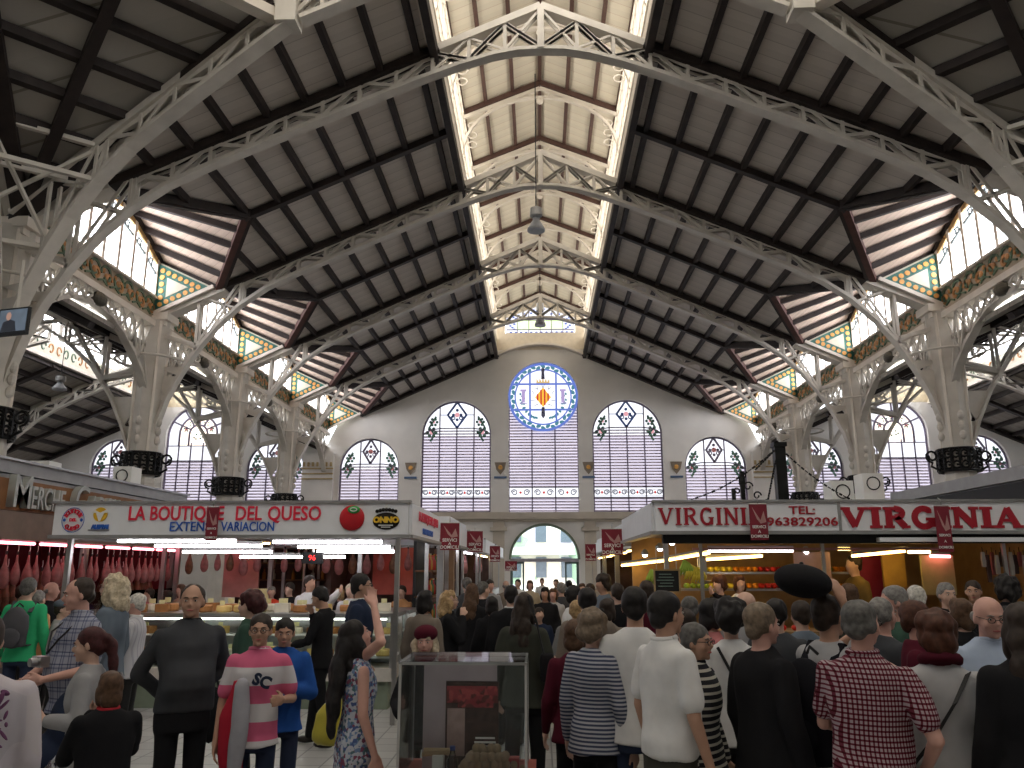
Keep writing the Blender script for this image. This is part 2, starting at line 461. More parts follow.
        for a in (25, 90, 155, 58, 122):
            x = c+.46*r*cos(radians(a)); z = lt+1.3+.46*r*sin(radians(a)); q = .11
            if a in (25, 90, 155): disc(fl, x, z, .075, yg-.03)
            for k in range(5): disc(lf, x+q*cos(k*1.26+.3), z+q*sin(k*1.26+.3), .045, yg-.02, n=8)
        for k in range(6): disc(lf, c+.2*r*cos(k*pi/3)*.7, lt+1.2+.13*sin(k*2), .05, yg-.02, n=8)
        fl.build('glass_flower', PINK_F if kind else E_PNK, o); lf.build('glass_leaf', LEAF, o)
        MB().bar((c-r, yg-.03, lt+.35), (c-r, yg-.03, lt+.36), .01, .01).build('window_pin', LEAD, o)
# central window: tall louvred light under the roundel with the city's arms
o = window_obj('tall central window with a round coat of arms above louvres'); yg = YW+.28; c = CX0
MB().prism([(c-CH, yg+.06, 4.36), (c+CH, yg+.06, 4.36), (c+CH, yg+.06, CZ), (c-CH, yg+.06, CZ)], (0, .02, 0)).build('louvre_glass', LOUV_GL, o)
MB().prism(fan(c, CZ, CR-.02, yg+.0), (0, .03, 0)).build('pane', DAYE, o)
louvres(o, lambda z: (c-CH, c+CH), 0, 0, 4.36, CZ-.2, yg+.04)
fr = MB()
for k in (1, 2):
    x = c-CH+2*CH*k/3; fr.bar((x, yg-.05, 4.36), (x, yg-.05, 8.5), .06, .05)
for s in (-1, 1): fr.bar((c+s*CH, yg-.05, 4.36), (c+s*CH, yg-.05, CZ), .08, .06)
for z in (5.06, 5.56): fr.bar((c-CH, yg-.05, z), (c+CH, yg-.05, z), .05, .05)
fr.build('window_frame', LEAD, o)
ring = MB(); ring.sweep(fan(c, CZ, CR-.05, yg-.06, 48)+[(c+CR-.05, yg-.06, CZ)], .08, .12, side=(0, 1, 0))
ring.sweep(fan(c, CZ, CR-.34, yg-.05, 48)+[(c+CR-.34, yg-.05, CZ)], .04, .07, side=(0, 1, 0))
ring.build('roundel_ring', E_BLUE, o)
g = MB()
for s in (-1, 1):
    h = sqrt((CR-.35)**2-.65**2)
    g.bar((c+s*.65, yg-.05, CZ-h), (c+s*.65, yg-.05, CZ+h), .09, .05); g.bar((c-1.5, yg-.05, CZ+s*.65), (c+1.5, yg-.05, CZ+s*.65), .05, .09)
g.build('roundel_bar', E_BLUE, o)
lf = MB()
for k in range(40):
    a = 2*pi*k/40; rr = CR-.2+.05*(-1)**k; disc(lf, c+rr*cos(a), CZ+rr*sin(a), .095, yg-.04, sx=1.5, rot=a+.9*(-1)**k, n=8)
for s in (-1, 1):
    for k in range(7):
        disc(lf, c+s*(.35+.12*k), CZ-1.05+.02*k*k, .06, yg-.04, sx=1.6, rot=s*(.4+k*.5), n=8)
        disc(lf, c+s*(.95+.09*(k % 3)), CZ-.35+.1*k, .05, yg-.04, sx=1.4, rot=k, n=8)
lf.build('glass_leaf', E_TEAL, o)
sh = MB(); sh.prism([(c-.40, yg-.06, CZ-.02), (c, yg-.06, CZ-.52), (c+.40, yg-.06, CZ-.02), (c, yg-.06, CZ+.48)], (0, .02, 0)); sh.build('shield', E_YEL, o)
st = MB()
for x in (-.27, -.10, .08, .25):
    h = .5*(1-abs(x)/.40); st.box((c+x, yg-.07, CZ-.02), (.08, .02, 2*h))
st.build('shield_stripe', E_RED, o)
cr = MB()
for k in range(-2, 3):
    cr.prism([(c+k*.13-.07, yg-.06, CZ+.72), (c+k*.13+.07, yg-.06, CZ+.72), (c+k*.16, yg-.06, CZ+1.0-.03*abs(k))], (0, .02, 0))
cr.box((c, yg-.06, CZ+.70), (.66, .02, .09)); cr.build('crown', E_OCH, o)
bt = MB(); bt.prism([(c-.09, yg-.08, CZ+.9), (c+.09, yg-.08, CZ+.9), (c+.07, yg-.08, CZ+1.25), (c+.10, yg-.08, CZ+1.42), (c, yg-.08, CZ+1.5), (c-.10, yg-.08, CZ+1.42), (c-.07, yg-.08, CZ+1.25)], (0, .02, 0))
bt.prism([(c-.07, yg-.08, CZ-.52), (c+.07, yg-.08, CZ-.52), (c+.1, yg-.08, CZ-.95), (c, yg-.08, CZ-1.1), (c-.1, yg-.08, CZ-.95)], (0, .02, 0))
for s in (-1, 1):
    for a in (.3, .9, 1.5, 2.1, -.5, -1.): bt.bar((c+s*.45*cos(a), yg-.07, CZ+.45*sin(a)), (c+s*.62*cos(a+.2), yg-.07, CZ+.62*sin(a+.2)), .02, .05, (0, 1, 0))
bt.build('emblem_figure', mat('slate_glass', (.16, .17, .30), .4), o)
tw = MB()
for s in (-1, 1):
    tw.box((c+s*.98, yg-.06, CZ), (.16, .02, .55)); tw.box((c+s*.98, yg-.06, CZ+.33), (.3, .02, .1)); tw.box((c+s*.98, yg-.06, CZ-.32), (.4, .02, .04))
tw.build('glass_tower', E_LIL, o)
gb = MB().box((c, yg-.0, 5.31), (2*CH, .03, .46)).build('glass_band', DAYE, o)
sc = MB(); rd = MB()
for k in range(3):
    x = c-CH+2*CH*(k+.5)/3
    for s in (-1, 1): scroll(sc, x+s*.3, 5.31, .16, yg-.04, s, .045)
    disc(rd, x, 5.31, .06, yg-.05)
sc.build('band_scroll', E_DRK, o); rd.build('band_flower', E_RED, o)
# wall emblems (small tiled shields between the windows)
for i, x in enumerate((-6.35, -1.98, 2.28, 6.5)):
    e = MB(); e.prism([(x-.28, YW-.04, 6.75), (x+.28, YW-.04, 6.75), (x+.2, YW-.04, 6.4), (x, YW-.04, 6.15), (x-.2, YW-.04, 6.4)], (0, .04, 0))
    ob = e.build('tile_emblem', mat('emblem_brown', (.25, .20, .15), .4), None)
    tag(ob, ['small tiled shield on the end wall between the two left-hand arched windows', 'small tiled shield on the end wall just left of the tall central window',
             'small tiled shield on the end wall just right of the tall central window', 'small tiled shield on the end wall between the two right-hand arched windows'][i], 'wall emblem', 'tiled shields on the end wall')
    MB().box((x, YW-.03, 6.02), (.6, .06, .1)).build('emblem_base', mat('emblem_blue', (.10, .17, .30), .4), ob)
    MB().ell((x, YW-.05, 6.5), (.11, .03, .11)).build('emblem_boss', ORANGE_T, ob)
# street seen through the door arch: real facades outside
EXT1 = blotch('street_facade', (.75, .65, .52), [(.5, .45, .5), (.85, .8, .7), (.35, .45, .3)], .6, .8, .6)
fb = MB().box((0, 62, 5), (24, .6, 10)).build('street_building', EXT1)
tag(fb, 'pale building across the street seen through the arched door', 'building')
wz = MB()
for x in range(-5, 6):
    for z in (1.8, 4.4, 7.0): wz.box((x*1.9, 61.65, z), (.8, .1, 1.5))
wz.build('window', mat('facade_glass', (.12, .14, .16), .3), fb)
aw = MB().prism([(-3.5, 61.6, 3.3), (-3.5, 60.2, 2.7), (-3.5, 61.6, 2.7)], (6, 0, 0)).build('awning', mat('awning', (.6, .55, .5), .7), fb)
struct('trim_10', MB().box((0, 52, -.1), (30, 26, .16)), mat('pavement', (.5, .5, .48), .8))
# door: transom, leaves pushed open, lunette
d = empty('door_1', kind='structure'); yd = YW+.2
MB().box((DOORC, yd, DOORZ-.03), (2*DOORR+.1, .2, .16)).build('transom', mat('transom', (.35, .33, .36), .5), d)
dm = mat('door_green', (.10, .13, .12), .4)
for s in (-1, 1):
    f_ = MB(); x0 = DOORC+s*DOORR
    f_.box((x0-s*.06, yd, 1.03), (.12, .14, 2.06)); f_.box((x0-s*.62, yd, 1.03), (.08, .1, 2.06))
    f_.box((x0-s*.34, yd, .25), (.5, .06, .5)); f_.box((x0-s*.34, yd, 2.0), (.5, .06, .12))
    f_.build('door_frame', dm, d)
    MB().box((x0-s*.34, yd, 1.2), (.5, .02, 1.5)).build('door_glass', GLASS, d)
lun = MB()
lun.prism(fan(DOORC, DOORZ+.05, DOORR-.03, yd+.05, 24, 0, pi), (0, .01, 0)); lun.build('lunette_glass', GLASS, d)
# ============================================================ ROOFS
for s in (-1, 1):
    cm = MB()
    for k, y0 in enumerate(YT):
        y1 = (YT+[YW])[k+1]; ym = (y0+y1)/2
        P = [(s*2.14, y0), (s*8.87, y0), (s*10.5, y0), (s*8.87, y0), (s*7.07, ym), (s*8.87, y1), (s*2.14, y1)]
        P = [(s*2.14, y0), (s*8.87, y0), (s*7.07, ym), (s*8.87, y1), (s*2.14, y1)]
        cm.prism([(x, y, zr(x)) for x, y in P], (0, 0, .12))
    # strip in front, between the first truss and the crossing
    cm.prism([(s*2.14, 11.93, zr(2.14)), (s*4.28, 11.93, zr(4.28)), (s*10.5, 14.5, zr(10.5)), (s*2.14, 14.5, zr(2.14))], (0, 0, .12))
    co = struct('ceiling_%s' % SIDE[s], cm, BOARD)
    tw_, th_ = .12, .17
    for q in range(7):
        x = s*(2.52+.75*q+.0)
        z = zr(x)-th_/2
        ya = 11.93 if abs(x) < 4.28 else 14.5-.4142*(10.5-abs(x))
        if q < 6: MB().bar((x, ya, z), (x, YW, z), tw_, th_).build('purlin', TIMBER, co)
        else: MB().bar((x, ya, z), (x, YW, z), tw_, th_).build('purlin', TIMBER, co)
    # short purlins outside the dormer tips
    for q in (1, 2):
        ax = 7.05+.75*q; 
        if q == 1: MB().bar((s*ax, 14.5-.4142*(10.5-ax), zr(ax)-.08), (s*ax, 14.5, zr(ax)-.08), tw_, th_).build('purlin', TIMBER, co)
        for k, y0 in enumerate(YT):
            y1 = (YT+[YW])[k+1]; h = (y1-y0)/2*(1-(ax-7.07)/1.8)
            if h < 0 : h = 0
            L = (y1-y0)/2*(ax-7.07)/1.8*1.0
            L = (y1-y0)/2-L
            if L > .2:
                MB().bar((s*ax, y0, zr(ax)-.08), (s*ax, y0+L, zr(ax)-.08), tw_*.8, th_).build('purlin', TIMBER, co)
                MB().bar((s*ax, y1-L, zr(ax)-.08), (s*ax, y1, zr(ax)-.08), tw_*.8, th_).build('purlin', TIMBER, co)
    for y in YT+[YW-.12]:
        MB().bar((s*2.1, y+.0, zr(2.1)-.14), (s*8.87, y, zr(8.87)-.14), .40, .16).build('rafter', TIMBER, co)
    for k, y0 in enumerate(YT):
        ym = (y0+(YT+[YW])[k+1])/2
        MB().bar((s*2.14, ym, zr(2.14)-.14), (s*7.1, ym, zr(7.1)-.14), .16, .16).build('rafter', TIMBER, co)
    MB().bar((s*2.19, 11.93, zr(2.3)-.12), (s*2.19, YW, zr(2.3)-.12), .16, .24).build('lantern_curb', TIMBER, co)
# ---- dormers
ndesc = ['nearest to the crossing', 'second from the crossing', 'third from the crossing', 'against the end wall']
for s in (-1, 1):
    for k, y0 in enumerate(YT):
        y1 = (YT+[YW])[k+1]; ym = (y0+y1)/2
        D = empty('roof_dormer', (0, 0, 0), label='%s-hand roof dormer with boarded ceiling, tiled cheek and bright window, %s' % (SIDE[s], ndesc[k]), cat='dormer', group='dormers along the nave roof')
        ez, rz_ = 9.98, 10.95
        tip = Vector((s*7.07, ym, zr(7.07))); 
        def surf(t, e, half):   # t 0 eave .. 1 ridge, e 0 valley .. 1 window
            yend = y1 if half else y0
            vx = 8.87+(7.07-8.87)*t; yy = yend+(ym-yend)*t
            za_ = zr(vx); zb = ez+(rz_-ez)*(1-(1-t)**1.6)
            return Vector((s*(vx+(10.5-vx)*e), yy, za_+(zb-za_)*e))
        for half in (1, 0):
            mb = MB(); n = 8
            for i in range(n+1):
                for j in range(5): mb.v.append(tuple(surf(i/n, j/4, half)))
            for i in range(n):
                for j in range(4):
                    a = i*5+j; mb.f.append((a, a+1, a+6, a+5))
            nv = len(mb.v); mb.v += [(v[0], v[1], v[2]+.1) for v in mb.v]; mb.f += [tuple(i+nv for i in reversed(f)) for f in mb.f[:]]
            mb.build('dormer_ceiling', PINKB, D)
            for t in (.03, .22, .42, .62, .82):
                MB().sweep([surf(t, e, half)+Vector((0, 0, -.09)) for e in (0, .5, 1)], .15, .14, side=(0, 1, 0)).build('rafter', TIMBER, D)
            vb = MB().bar(surf(0, 0, half)+Vector((0, 0, -.1)), tip+Vector((0, 0, -.1)), .16, .2)
            vb.build('valley_beam', TIMBER_RED if half else TIMBER, D)
            vb = MB().bar(surf(0, 0, half)+Vector((-s*.14, 0, -.06)), tip+Vector((-s*.14, 0, -.06)), .1, .2)
            vb.build('valley_beam', TIMBER, D)
            MB().sweep([surf(t, .985, half)+Vector((0, 0, -.1)) for t in (0, .25, .5, .75, 1)], .14, .16).build('wall_plate', TIMBER, D)
        # cheeks: the far one carries the tiles
        for half in (1, 0):
            yy = (y1-.26) if half else (y0+.26); dy = .06
            A = Vector((s*8.87, yy, zr(8.87)-.1)); B = Vector((s*10.5, yy, zr(10.5)-.15)); C_ = Vector((s*10.5, yy, ez-.05))
            MB().prism([A, B, C_], (0, dy, 0)).build('cheek_wall', CREAM_T, D)
            if half:
                cen = (A+B+C_)/3
                def sc3(f, dyy): return [Vector((cen.x+(p.x-cen.x)*f, yy+dyy, cen.z+(p.z-cen.z)*f)) for p in (A, B, C_)]
                g = MB().prism(sc3(.90, -.03), (0, .03, 0)).build('tile_border', GREEN_T, D)
                MB().prism(sc3(.36, -.045), (0, .03, 0)).build('tile_centre', CREAM_T, g)
                dd = MB(); P = sc3(.62, -.05)
                for a, b, n in ((0, 1, 6), (1, 2, 5), (2, 0, 6)):
                    for j in range(n):
                        q = P[a]+(P[b]-P[a])*(j/n); disc(dd, q.x, q.z, .07, q.y, n=8)
                dd.build('tile_fruit', ORANGE_T, g)
                MB().bar((A.x, yy-.02, A.z+.02), (B.x, yy-.02, B.z+.02), .1, .1).build('cheek_trim', PAINT2, D)
        # gable window
        xw = s*10.52; N = 8; P = []
        zs = 8.86
        ys = [y0+.3+(y1-y0-.6)*i/N for i in range(N+1)]
        def zt(y):
            t = 1-abs(y-ym)/((y1-y0)/2); return ez+(rz_-ez)*(1-(1-t)**1.6)-.1
        g = MB()
        for a, b in zip(ys[:-1], ys[1:]):
            g.add([(xw+s*.06, a, zs), (xw+s*.06, b, zs), (xw+s*.06, b, zt(b)), (xw+s*.06, a, zt(a))], [(0, 1, 2, 3)])
        wo = g.build('dormer_window', DAY, D)
        for i in range(0, N+1):
            if i % 1 == 0: MB().bar((xw-s*.04, ys[i], zs), (xw-s*.04, ys[i], zt(ys[i])-.1), .12, .13, (1, 0, 0)).build('mullion', PAINT2, wo)
        hb = MB()
        hb.sweep([(xw-s*.06, y, zt(y)-.12) for y in ys], .06, .24, side=(1, 0, 0)); hb.build('gable_board', OCHRE, wo)
        hb = MB(); hb.sweep([(xw-s*.05, y, zt(y)-.52) for y in ys], .05, .05, side=(1, 0, 0))
        for i in range(N):
            ymm = (ys[i]+ys[i+1])/2; 
            for q in range(4): disc_y = 0; hb.bar((xw-s*.03, ymm+.1*cos(q*pi/2+.7), zt(ymm)-.4+.1*sin(q*pi/2+.7)), (xw-s*.03, ymm+.12*cos(q*pi/2+2.2), zt(ymm)-.4+.12*sin(q*pi/2+2.2)), .03, .045, (1, 0, 0))
        hb.build('tracery', mat('tracery', (.10, .12, .12), .5), wo)
        MB().box((xw, y0+.26, 9.4), (.2, .12, 1.2)).box((xw, y1-.26, 9.4), (.2, .12, 1.2)).build('window_jamb', PAINT2, wo)
        # tile frieze under the window
        fz = MB().box((xw, ym, 8.55), (.14, y1-y0-.3, .58)).build('tile_frieze', FRZ, D)
        sg = MB(); so = MB(); nf = 10
        for i in range(nf):
            yc = y0+.55+(y1-y0-1.1)*i/(nf-1); xx = xw-s*.09
            def sw(mb, cy, cz, r, hand, th):
                Q = []
                for q in range(13):
                    a = q/12*5.6; rr = r*(1-.55*q/12); Q.append((xx, cy+hand*rr*cos(a), cz+rr*sin(a)))
                mb.sweep(Q, .03, th, side=(1, 0, 0))
            sw(sg, yc, 8.58, .25, (-1)**i, .07); sw(so, yc+.12, 8.5, .15, -(-1)**i, .07)
            so.ell((xx, yc, 8.55), (.03, .09, .09), 8, 6); so.ell((xx, yc+.4, 8.66), (.03, .07, .07), 8, 6)
            sg.sweep([(xx, yc+.2, 8.36), (xx, yc+.42, 8.44), (xx, yc+.62, 8.36)], .03, .05, side=(1, 0, 0))
        sg.build('green_scroll', SCROLL_G, fz); so.build('orange_scroll', SCROLL_O, fz)
        MB().box((xw-s*.02, ym, 8.86), (.3, y1-y0-.3, .06)).build('sill', PAINT2, D)
# ---- lantern along the ridge
lm = MB()
for s in (-1, 1):
    lm.prism([(0, 11.9, 15.5), (s*2.24, 11.9, 14.52), (s*2.24, YW, 14.52), (0, YW, 15.5)], (0, 0, .12))
lo = struct('ceiling_lantern', lm, CREAM)
DKB = mat('lantern_timber', (.10, .055, .045), .6)
for x in (0, -.78, .78, -1.55, 1.55, -2.2, 2.2):
    z = 15.5-.417*abs(x)-.06; MB().bar((x, 11.9, z), (x, YW, z), .1, .12).build('purlin', DKB, lo)
LARCH = []
yl = 14.5-3*0
ly = [14.5+3.02*k for k in range(8)]
for y in ly+[YW-.1]:
    for s in (-1, 1): MB().bar((0, y, 15.36), (s*2.14, y, 15.36-.417*2.14), .14, .14).build('rafter', DKB, lo)
for i, y in enumerate(ly):
    A = empty('lantern_arch', label='pale iron arch ribbing the roof lantern, %s along the ridge' % ['first', 'second', 'third', 'fourth', 'fifth', 'sixth', 'seventh', 'eighth'][i], cat='arch rib', group='ribs of the roof lantern')
    P = [(2.2*cos(pi-pi*k/20), y, 13.15+1.75*sin(pi*k/20)) for k in range(21)]
    MB().sweep(P, .1, .07, side=(0, 1, 0)).build('rib', PAINT2, A)
    t = MB()
    for s in (-1, 1): t.bar((0, y, 15.2), (s*2.2, y, 14.3), .08, .1)
    t.build('tie', PAINT2, A)
    sp_ = MB()
    for s in (-1, 1):
        for (a, b) in ((.35, .2), (.75, .55), (1.25, 1.0), (1.6, 1.35)):
            za_ = 15.2-.41*a; zb = 13.15+1.75*sqrt(max(0, 1-(b/2.2)**2)); sp_.bar((s*a, y, za_), (s*b, y, zb), .04, .05, (0, 1, 0))
        for k in range(3):
            sp_.tube([(s*(1.92+.13*cos(q*pi/4)), y, 14.05-.3*k+.1*sin(q*pi/4)) for q in range(9)], .02, 5, False)
    sp_.build('scrollwork', PAINT2, A)
    MB().ell((0, y, 14.78), (.1, .06, .1), 10, 7).build('boss', PAINT2, A)
for s in (-1, 1):
    o = window_obj('long band of daylit glazing on the side of the roof lantern')
    MB().box((s*2.29, (11.9+YW)/2, 13.7), (.04, YW-11.9, 1.5)).build('pane', DAYW, o)
    f_ = MB(); y = 12.0; 
    while y < YW: f_.box((s*2.22, y, 13.7), (.07, .06, 1.5)); y += .5
    for z in (12.95, 13.35, 14.1, 14.45): f_.box((s*2.21, (11.9+YW)/2, z), (.08, YW-11.9, .08))
    f_.build('mullion', PAINT2, o)
    struct('trim_%d' % (11 if s < 0 else 12), MB().box((s*2.27, (11.9+YW)/2, 12.55), (.16, YW-11.9, .8)), PAINT2)
# end gable of the lantern
ge = MB()
N = 20
for i in range(N):
    a = -2.24+4.7*i/N; b = -2.24+4.7*(i+1)/N
    def lo_(x): return 12.4
    def hi_(x): return 15.6-.417*abs(x)
    inn = abs((a+b)/2) < 1.72
    if inn:
        ge.prism([(a, YW-.02, lo_(a)), (b, YW-.02, lo_(b)), (b, YW-.02, 13.28), (a, YW-.02, 13.28)], (0, .3, 0))
        wt = lambda x: 14.75-.38*abs(x)
        ge.prism([(a, YW-.02, wt(a)), (b, YW-.02, wt(b)), (b, YW-.02, hi_(b)), (a, YW-.02, hi_(a))], (0, .3, 0))
    else: ge.prism([(a, YW-.02, lo_(a)), (b, YW-.02, lo_(b)), (b, YW-.02, hi_(b)), (a, YW-.02, hi_(a))], (0, .3, 0))
struct('wall_lantern', ge, mat('lantern_wall', (.72, .64, .52), .8, noise_amt=.06))
o = window_obj('low gable window of green and white glass at the end of the roof lantern')
MB().prism([(-1.72, YW+.12, 13.28), (1.72, YW+.12, 13.28), (1.72, YW+.12, 14.1), (0, YW+.12, 14.75), (-1.72, YW+.12, 14.1)], (0, .02, 0)).build('pane', DAYE, o)
MB().box((0, YW+.08, 13.72), (2.3, .02, .5)).build('glass_panel', emit('green_pane', (.66, .85, .45), 1.3, .2, 4), o)
lf = MB()
for i in range(26):
    x = -1.6+3.2*i/25; lf.ell((x, YW+.05, 14.62-.36*abs(x)-.12*(i % 2)), (.07, .02, .05), 8, 5)
    if i % 2: lf.ell((x, YW+.05, 13.34), (.07, .02, .035), 8, 5)
for s in (-1, 1):
    for k in range(6): lf.ell((s*(1.3+.1*(k % 3)), YW+.05, 13.5+.09*k), (.07, .02, .05), 8, 5)
lf.build('glass_leaf', E_BLUE, o)
fb_ = MB()
for x in (-1.15, -.57, 0, .57, 1.15): fb_.bar((x, YW+.04, 13.28), (x, YW+.04, 14.6-.36*abs(x)), .04, .04)
for z in (13.28, 13.47, 13.97): fb_.bar((-1.72, YW+.04, z), (1.72, YW+.04, z), .05, .04)
fb_.build('window_bar', LEAD, o)
# curved soffit where the lantern meets the end wall
P = [(2.14*cos(pi-pi*k/24), YW-.35, 12.0+.75*sin(pi*k/24)) for k in range(25)]
tm = MB(); tm.sweep([(x, YW-.2, 12.08+.55*(1-(x/2.14)**2)) for x in [-2.14+4.5*k/20 for k in range(21)]], .4, .1, side=(0, 1, 0)); struct('trim_13', tm, PAINT2)
# ---- trusses
NAVE = [(0, 12.12), (.5, 12.1), (1., 12.0), (1.7, 11.78), (2.6, 11.43), (3.4, 11.08), (4.07, 10.78), (5.3, 10.24), (6.62, 9.66), (7.5, 9.22), (8.2, 8.72), (8.8, 8.12), (9.3, 7.45), (9.7, 6.75), (10.0, 6.1), (10.2, 5.4), (10.3, 4.75)]
AISL = [(0, 9.6), (1.2, 9.28), (2.4, 8.75), (3.4, 8.25), (4.2, 7.75), (5.0, 7.05), (5.6, 6.2), (6.0, 5.4), (6.3, 4.6)]
def interp(T, u):
    for (a, za_), (b, zb) in zip(T[:-1], T[1:]):
        if a <= u <= b: return za_+(zb-za_)*(u-a)/(b-a)
    return T[-1][1]
def half_truss(parent, pl, side, prof, zt_, u0, u1, uarch, step, wid=.25, deep=.08, mset=None):
    """pl(u) -> plan point, side = unit sideways vector; chords and webs of one half"""
    mm = mset or PAINT; S = Vector((side[0], side[1], 0))
    def Q(u, z, d=0): p = pl(u); return Vector((p[0], p[1], z)) + S*d
    us = [u for u, _ in prof if u0 <= u <= u1]
    if us[0] > u0: us = [u0]+us
    fine = []
    for a, b in zip(us[:-1], us[1:]): fine += [a, (a+b)/2]
    fine.append(us[-1])
    MB().sweep([Q(u, interp(prof, u)) for u in fine], wid, deep, side=S).build('arch_chord', mm, parent)
    MB().bar(Q(u0, zt_(u0)), Q(u1 if u1 > uarch else u1, zt_(u1)), wid+.03, .15).build('top_chord', mm, parent)
    k = 0; u = u0
    while u < uarch-.05:
        v = min(u+step, uarch); d = wid/2-.05
        z0, z1 = interp(prof, u)+.05, interp(prof, v)+.05; t0, t1 = zt_(u)-.05, zt_(v)-.05
        webs = MB()
        for dd in (-d, d):
            webs.bar(Q(u, z0, dd), Q(u, t0, dd), .07, .035, S)
            if k % 2 == 0: webs.bar(Q(u, z0, dd), Q(v, t1, dd), .075, .03, S)
            else: webs.bar(Q(u, t0, dd), Q(v, z1, dd), .075, .03, S)
            # curved gusset at the top chord
            a = Q(u, t0, dd); b = Q(v, t1, dd)
            m_ = (a+b)/2
            if u > 2.2: webs.prism([a, b, b+(Q(v, z1, dd)-b)*.38, m_+Vector((0, 0, -.11)), a+(Q(u, z0, dd)-a)*.38], S*.015)
        if u < 2.2:
            for dd in (-d, d): webs.bar(Q(u, t0, dd), Q(v, z1, dd), .05, .03, S); webs.bar(Q(u, z0, dd), Q(v, t1, dd), .05, .03, S)
        webs.build('web', mm, parent)
        u = v; k += 1
def spandrel(parent, pl, side, prof, zt_, u0, uc, mm, wid=.3):
    """posts and ties between the falling arch and the column head"""
    S = Vector((side[0], side[1], 0))
    def Q(u, z, d=0): p = pl(u); return Vector((p[0], p[1], z)) + S*d
    w = MB(); h = zt_(uc)
    for dd in (-.1, .1):
        ua = u0; ub = u0+(uc-u0)*.5
        w.bar(Q(ua, interp(prof, ua), dd), Q(ua, zt_(ua), dd), .06, .04, S)
        zb = interp(prof, ub); w.bar(Q(ub, zb, dd), Q(ub, zt_(ub), dd), .08, .05, S)
        w.bar(Q(ub, zb+.15, dd), Q(uc, zb+.45, dd), .09, .05, S)
        w.bar(Q(ua, zt_(ua), dd), Q(ub, zb+.1, dd), .06, .04, S)
        w.bar(Q(ub, zt_(ub), dd), Q(ua+.1, interp(prof, ua+.1), dd), .05, .04, S)
        w.bar(Q(ub, zb+.1, dd), Q(uc, h-.5, dd), .06, .04, S)
    w.build('bracing', mm, parent)
    # solid web plate low down between the arch and the shaft
    pl_ = MB(); us = [u for u, z in prof if z < interp(prof, ub)-.1]
    us = [ub+.25]+us if us and us[0] > ub+.25 else us
    for a, b in zip(us[:-1], us[1:]):
        ta = interp(prof, us[0])+.1
        pl_.prism([Q(a, interp(prof, a)), Q(b, interp(prof, b)), Q(uc, interp(prof, b)) if b == us[-1] else Q(b, interp(prof, b)), Q(uc, interp(prof, a))], S*.04)
    pl_.build('web_plate', mm, parent)
tdesc = ['nearest complete cross truss', 'second cross truss', 'third cross truss', 'farthest cross truss before the end wall']
for i, y in enumerate(YT):
    T = empty('roof_truss', label='%s, a pale lattice arch spanning the whole nave' % tdesc[i], cat='roof truss', group='lattice trusses over the nave')
    for s in (-1, 1):
        pl = lambda u, s=s, y=y: (s*u, y)
        half_truss(T, pl, (0, 1), NAVE, lambda u: 13.1-SL*u, 0, 10.3, 8.2, .74, mset=PAINT)
        tc = MB().bar((s*8.6, y, 13.0-SL*8.6), (s*10.5, y, 13.0-SL*10.5), .42, .16); tc.build('top_chord', PAINT, T)
        spandrel(T, pl, (0, 1), NAVE, lambda u: 13.1-SL*u, 8.2, 10.4, PAINT)
    MB().box((0, y, 12.6), (.14, .3, 1.0)).build('king_post', PAINT, T)
# crossing trusses that turn at the column of the first truss
for s in (-1, 1):
    T = empty('crossing_truss', label='big %s-hand diagonal lattice truss at the crossing, nearest the camera' % SIDE[s], cat='roof truss', group='diagonal trusses at the crossing')
    k = .4142; L = sqrt(1+k*k)
    pl = lambda u, s=s: (s*u, 14.5-k*(10.5-u)-.25)
    half_truss(T, pl, (-s*k/L, 1/L), NAVE, lambda u: 13.1-SL*u, 4.28, 10.3, 8.2, .74, .27, .08)
    spandrel(T, pl, (-s*k/L, 1/L), NAVE, lambda u: 13.1-SL*u, 8.2, 10.4, PAINT)
    T2 = empty('crossing_truss', label='big %s-hand truss at the crossing going up beyond the top of the picture' % SIDE[s], cat='roof truss', group='diagonal trusses at the crossing')
    pl2 = lambda u, s=s: (s*(10.5-k*(10.5-u)), 14.5-(10.5-u))
    half_truss(T2, pl2, (-s/L, k/L), NAVE, lambda u: 13.1-SL*u, 4.28, 10.3, 8.2, .74, .27, .08)
    ties = MB()
    for u, z in ((8.2, 8.72), (8.2, 9.4), (9.0, 8.95), (9.3, 7.6)):
        a = pl(u); b = pl2(u); ties.bar((a[0], a[1], z), (b[0], b[1], z), .1, .08)
    a = pl(8.2); b = pl2(8.9); ties.bar((a[0], a[1], 9.4), (b[0], b[1], 8.2), .06, .06); a = pl(9.3); b = pl2(8.2); ties.bar((a[0], a[1], 7.7), (b[0], b[1], 9.2), .06, .06)
    ties.build('tie', PAINT, T2)
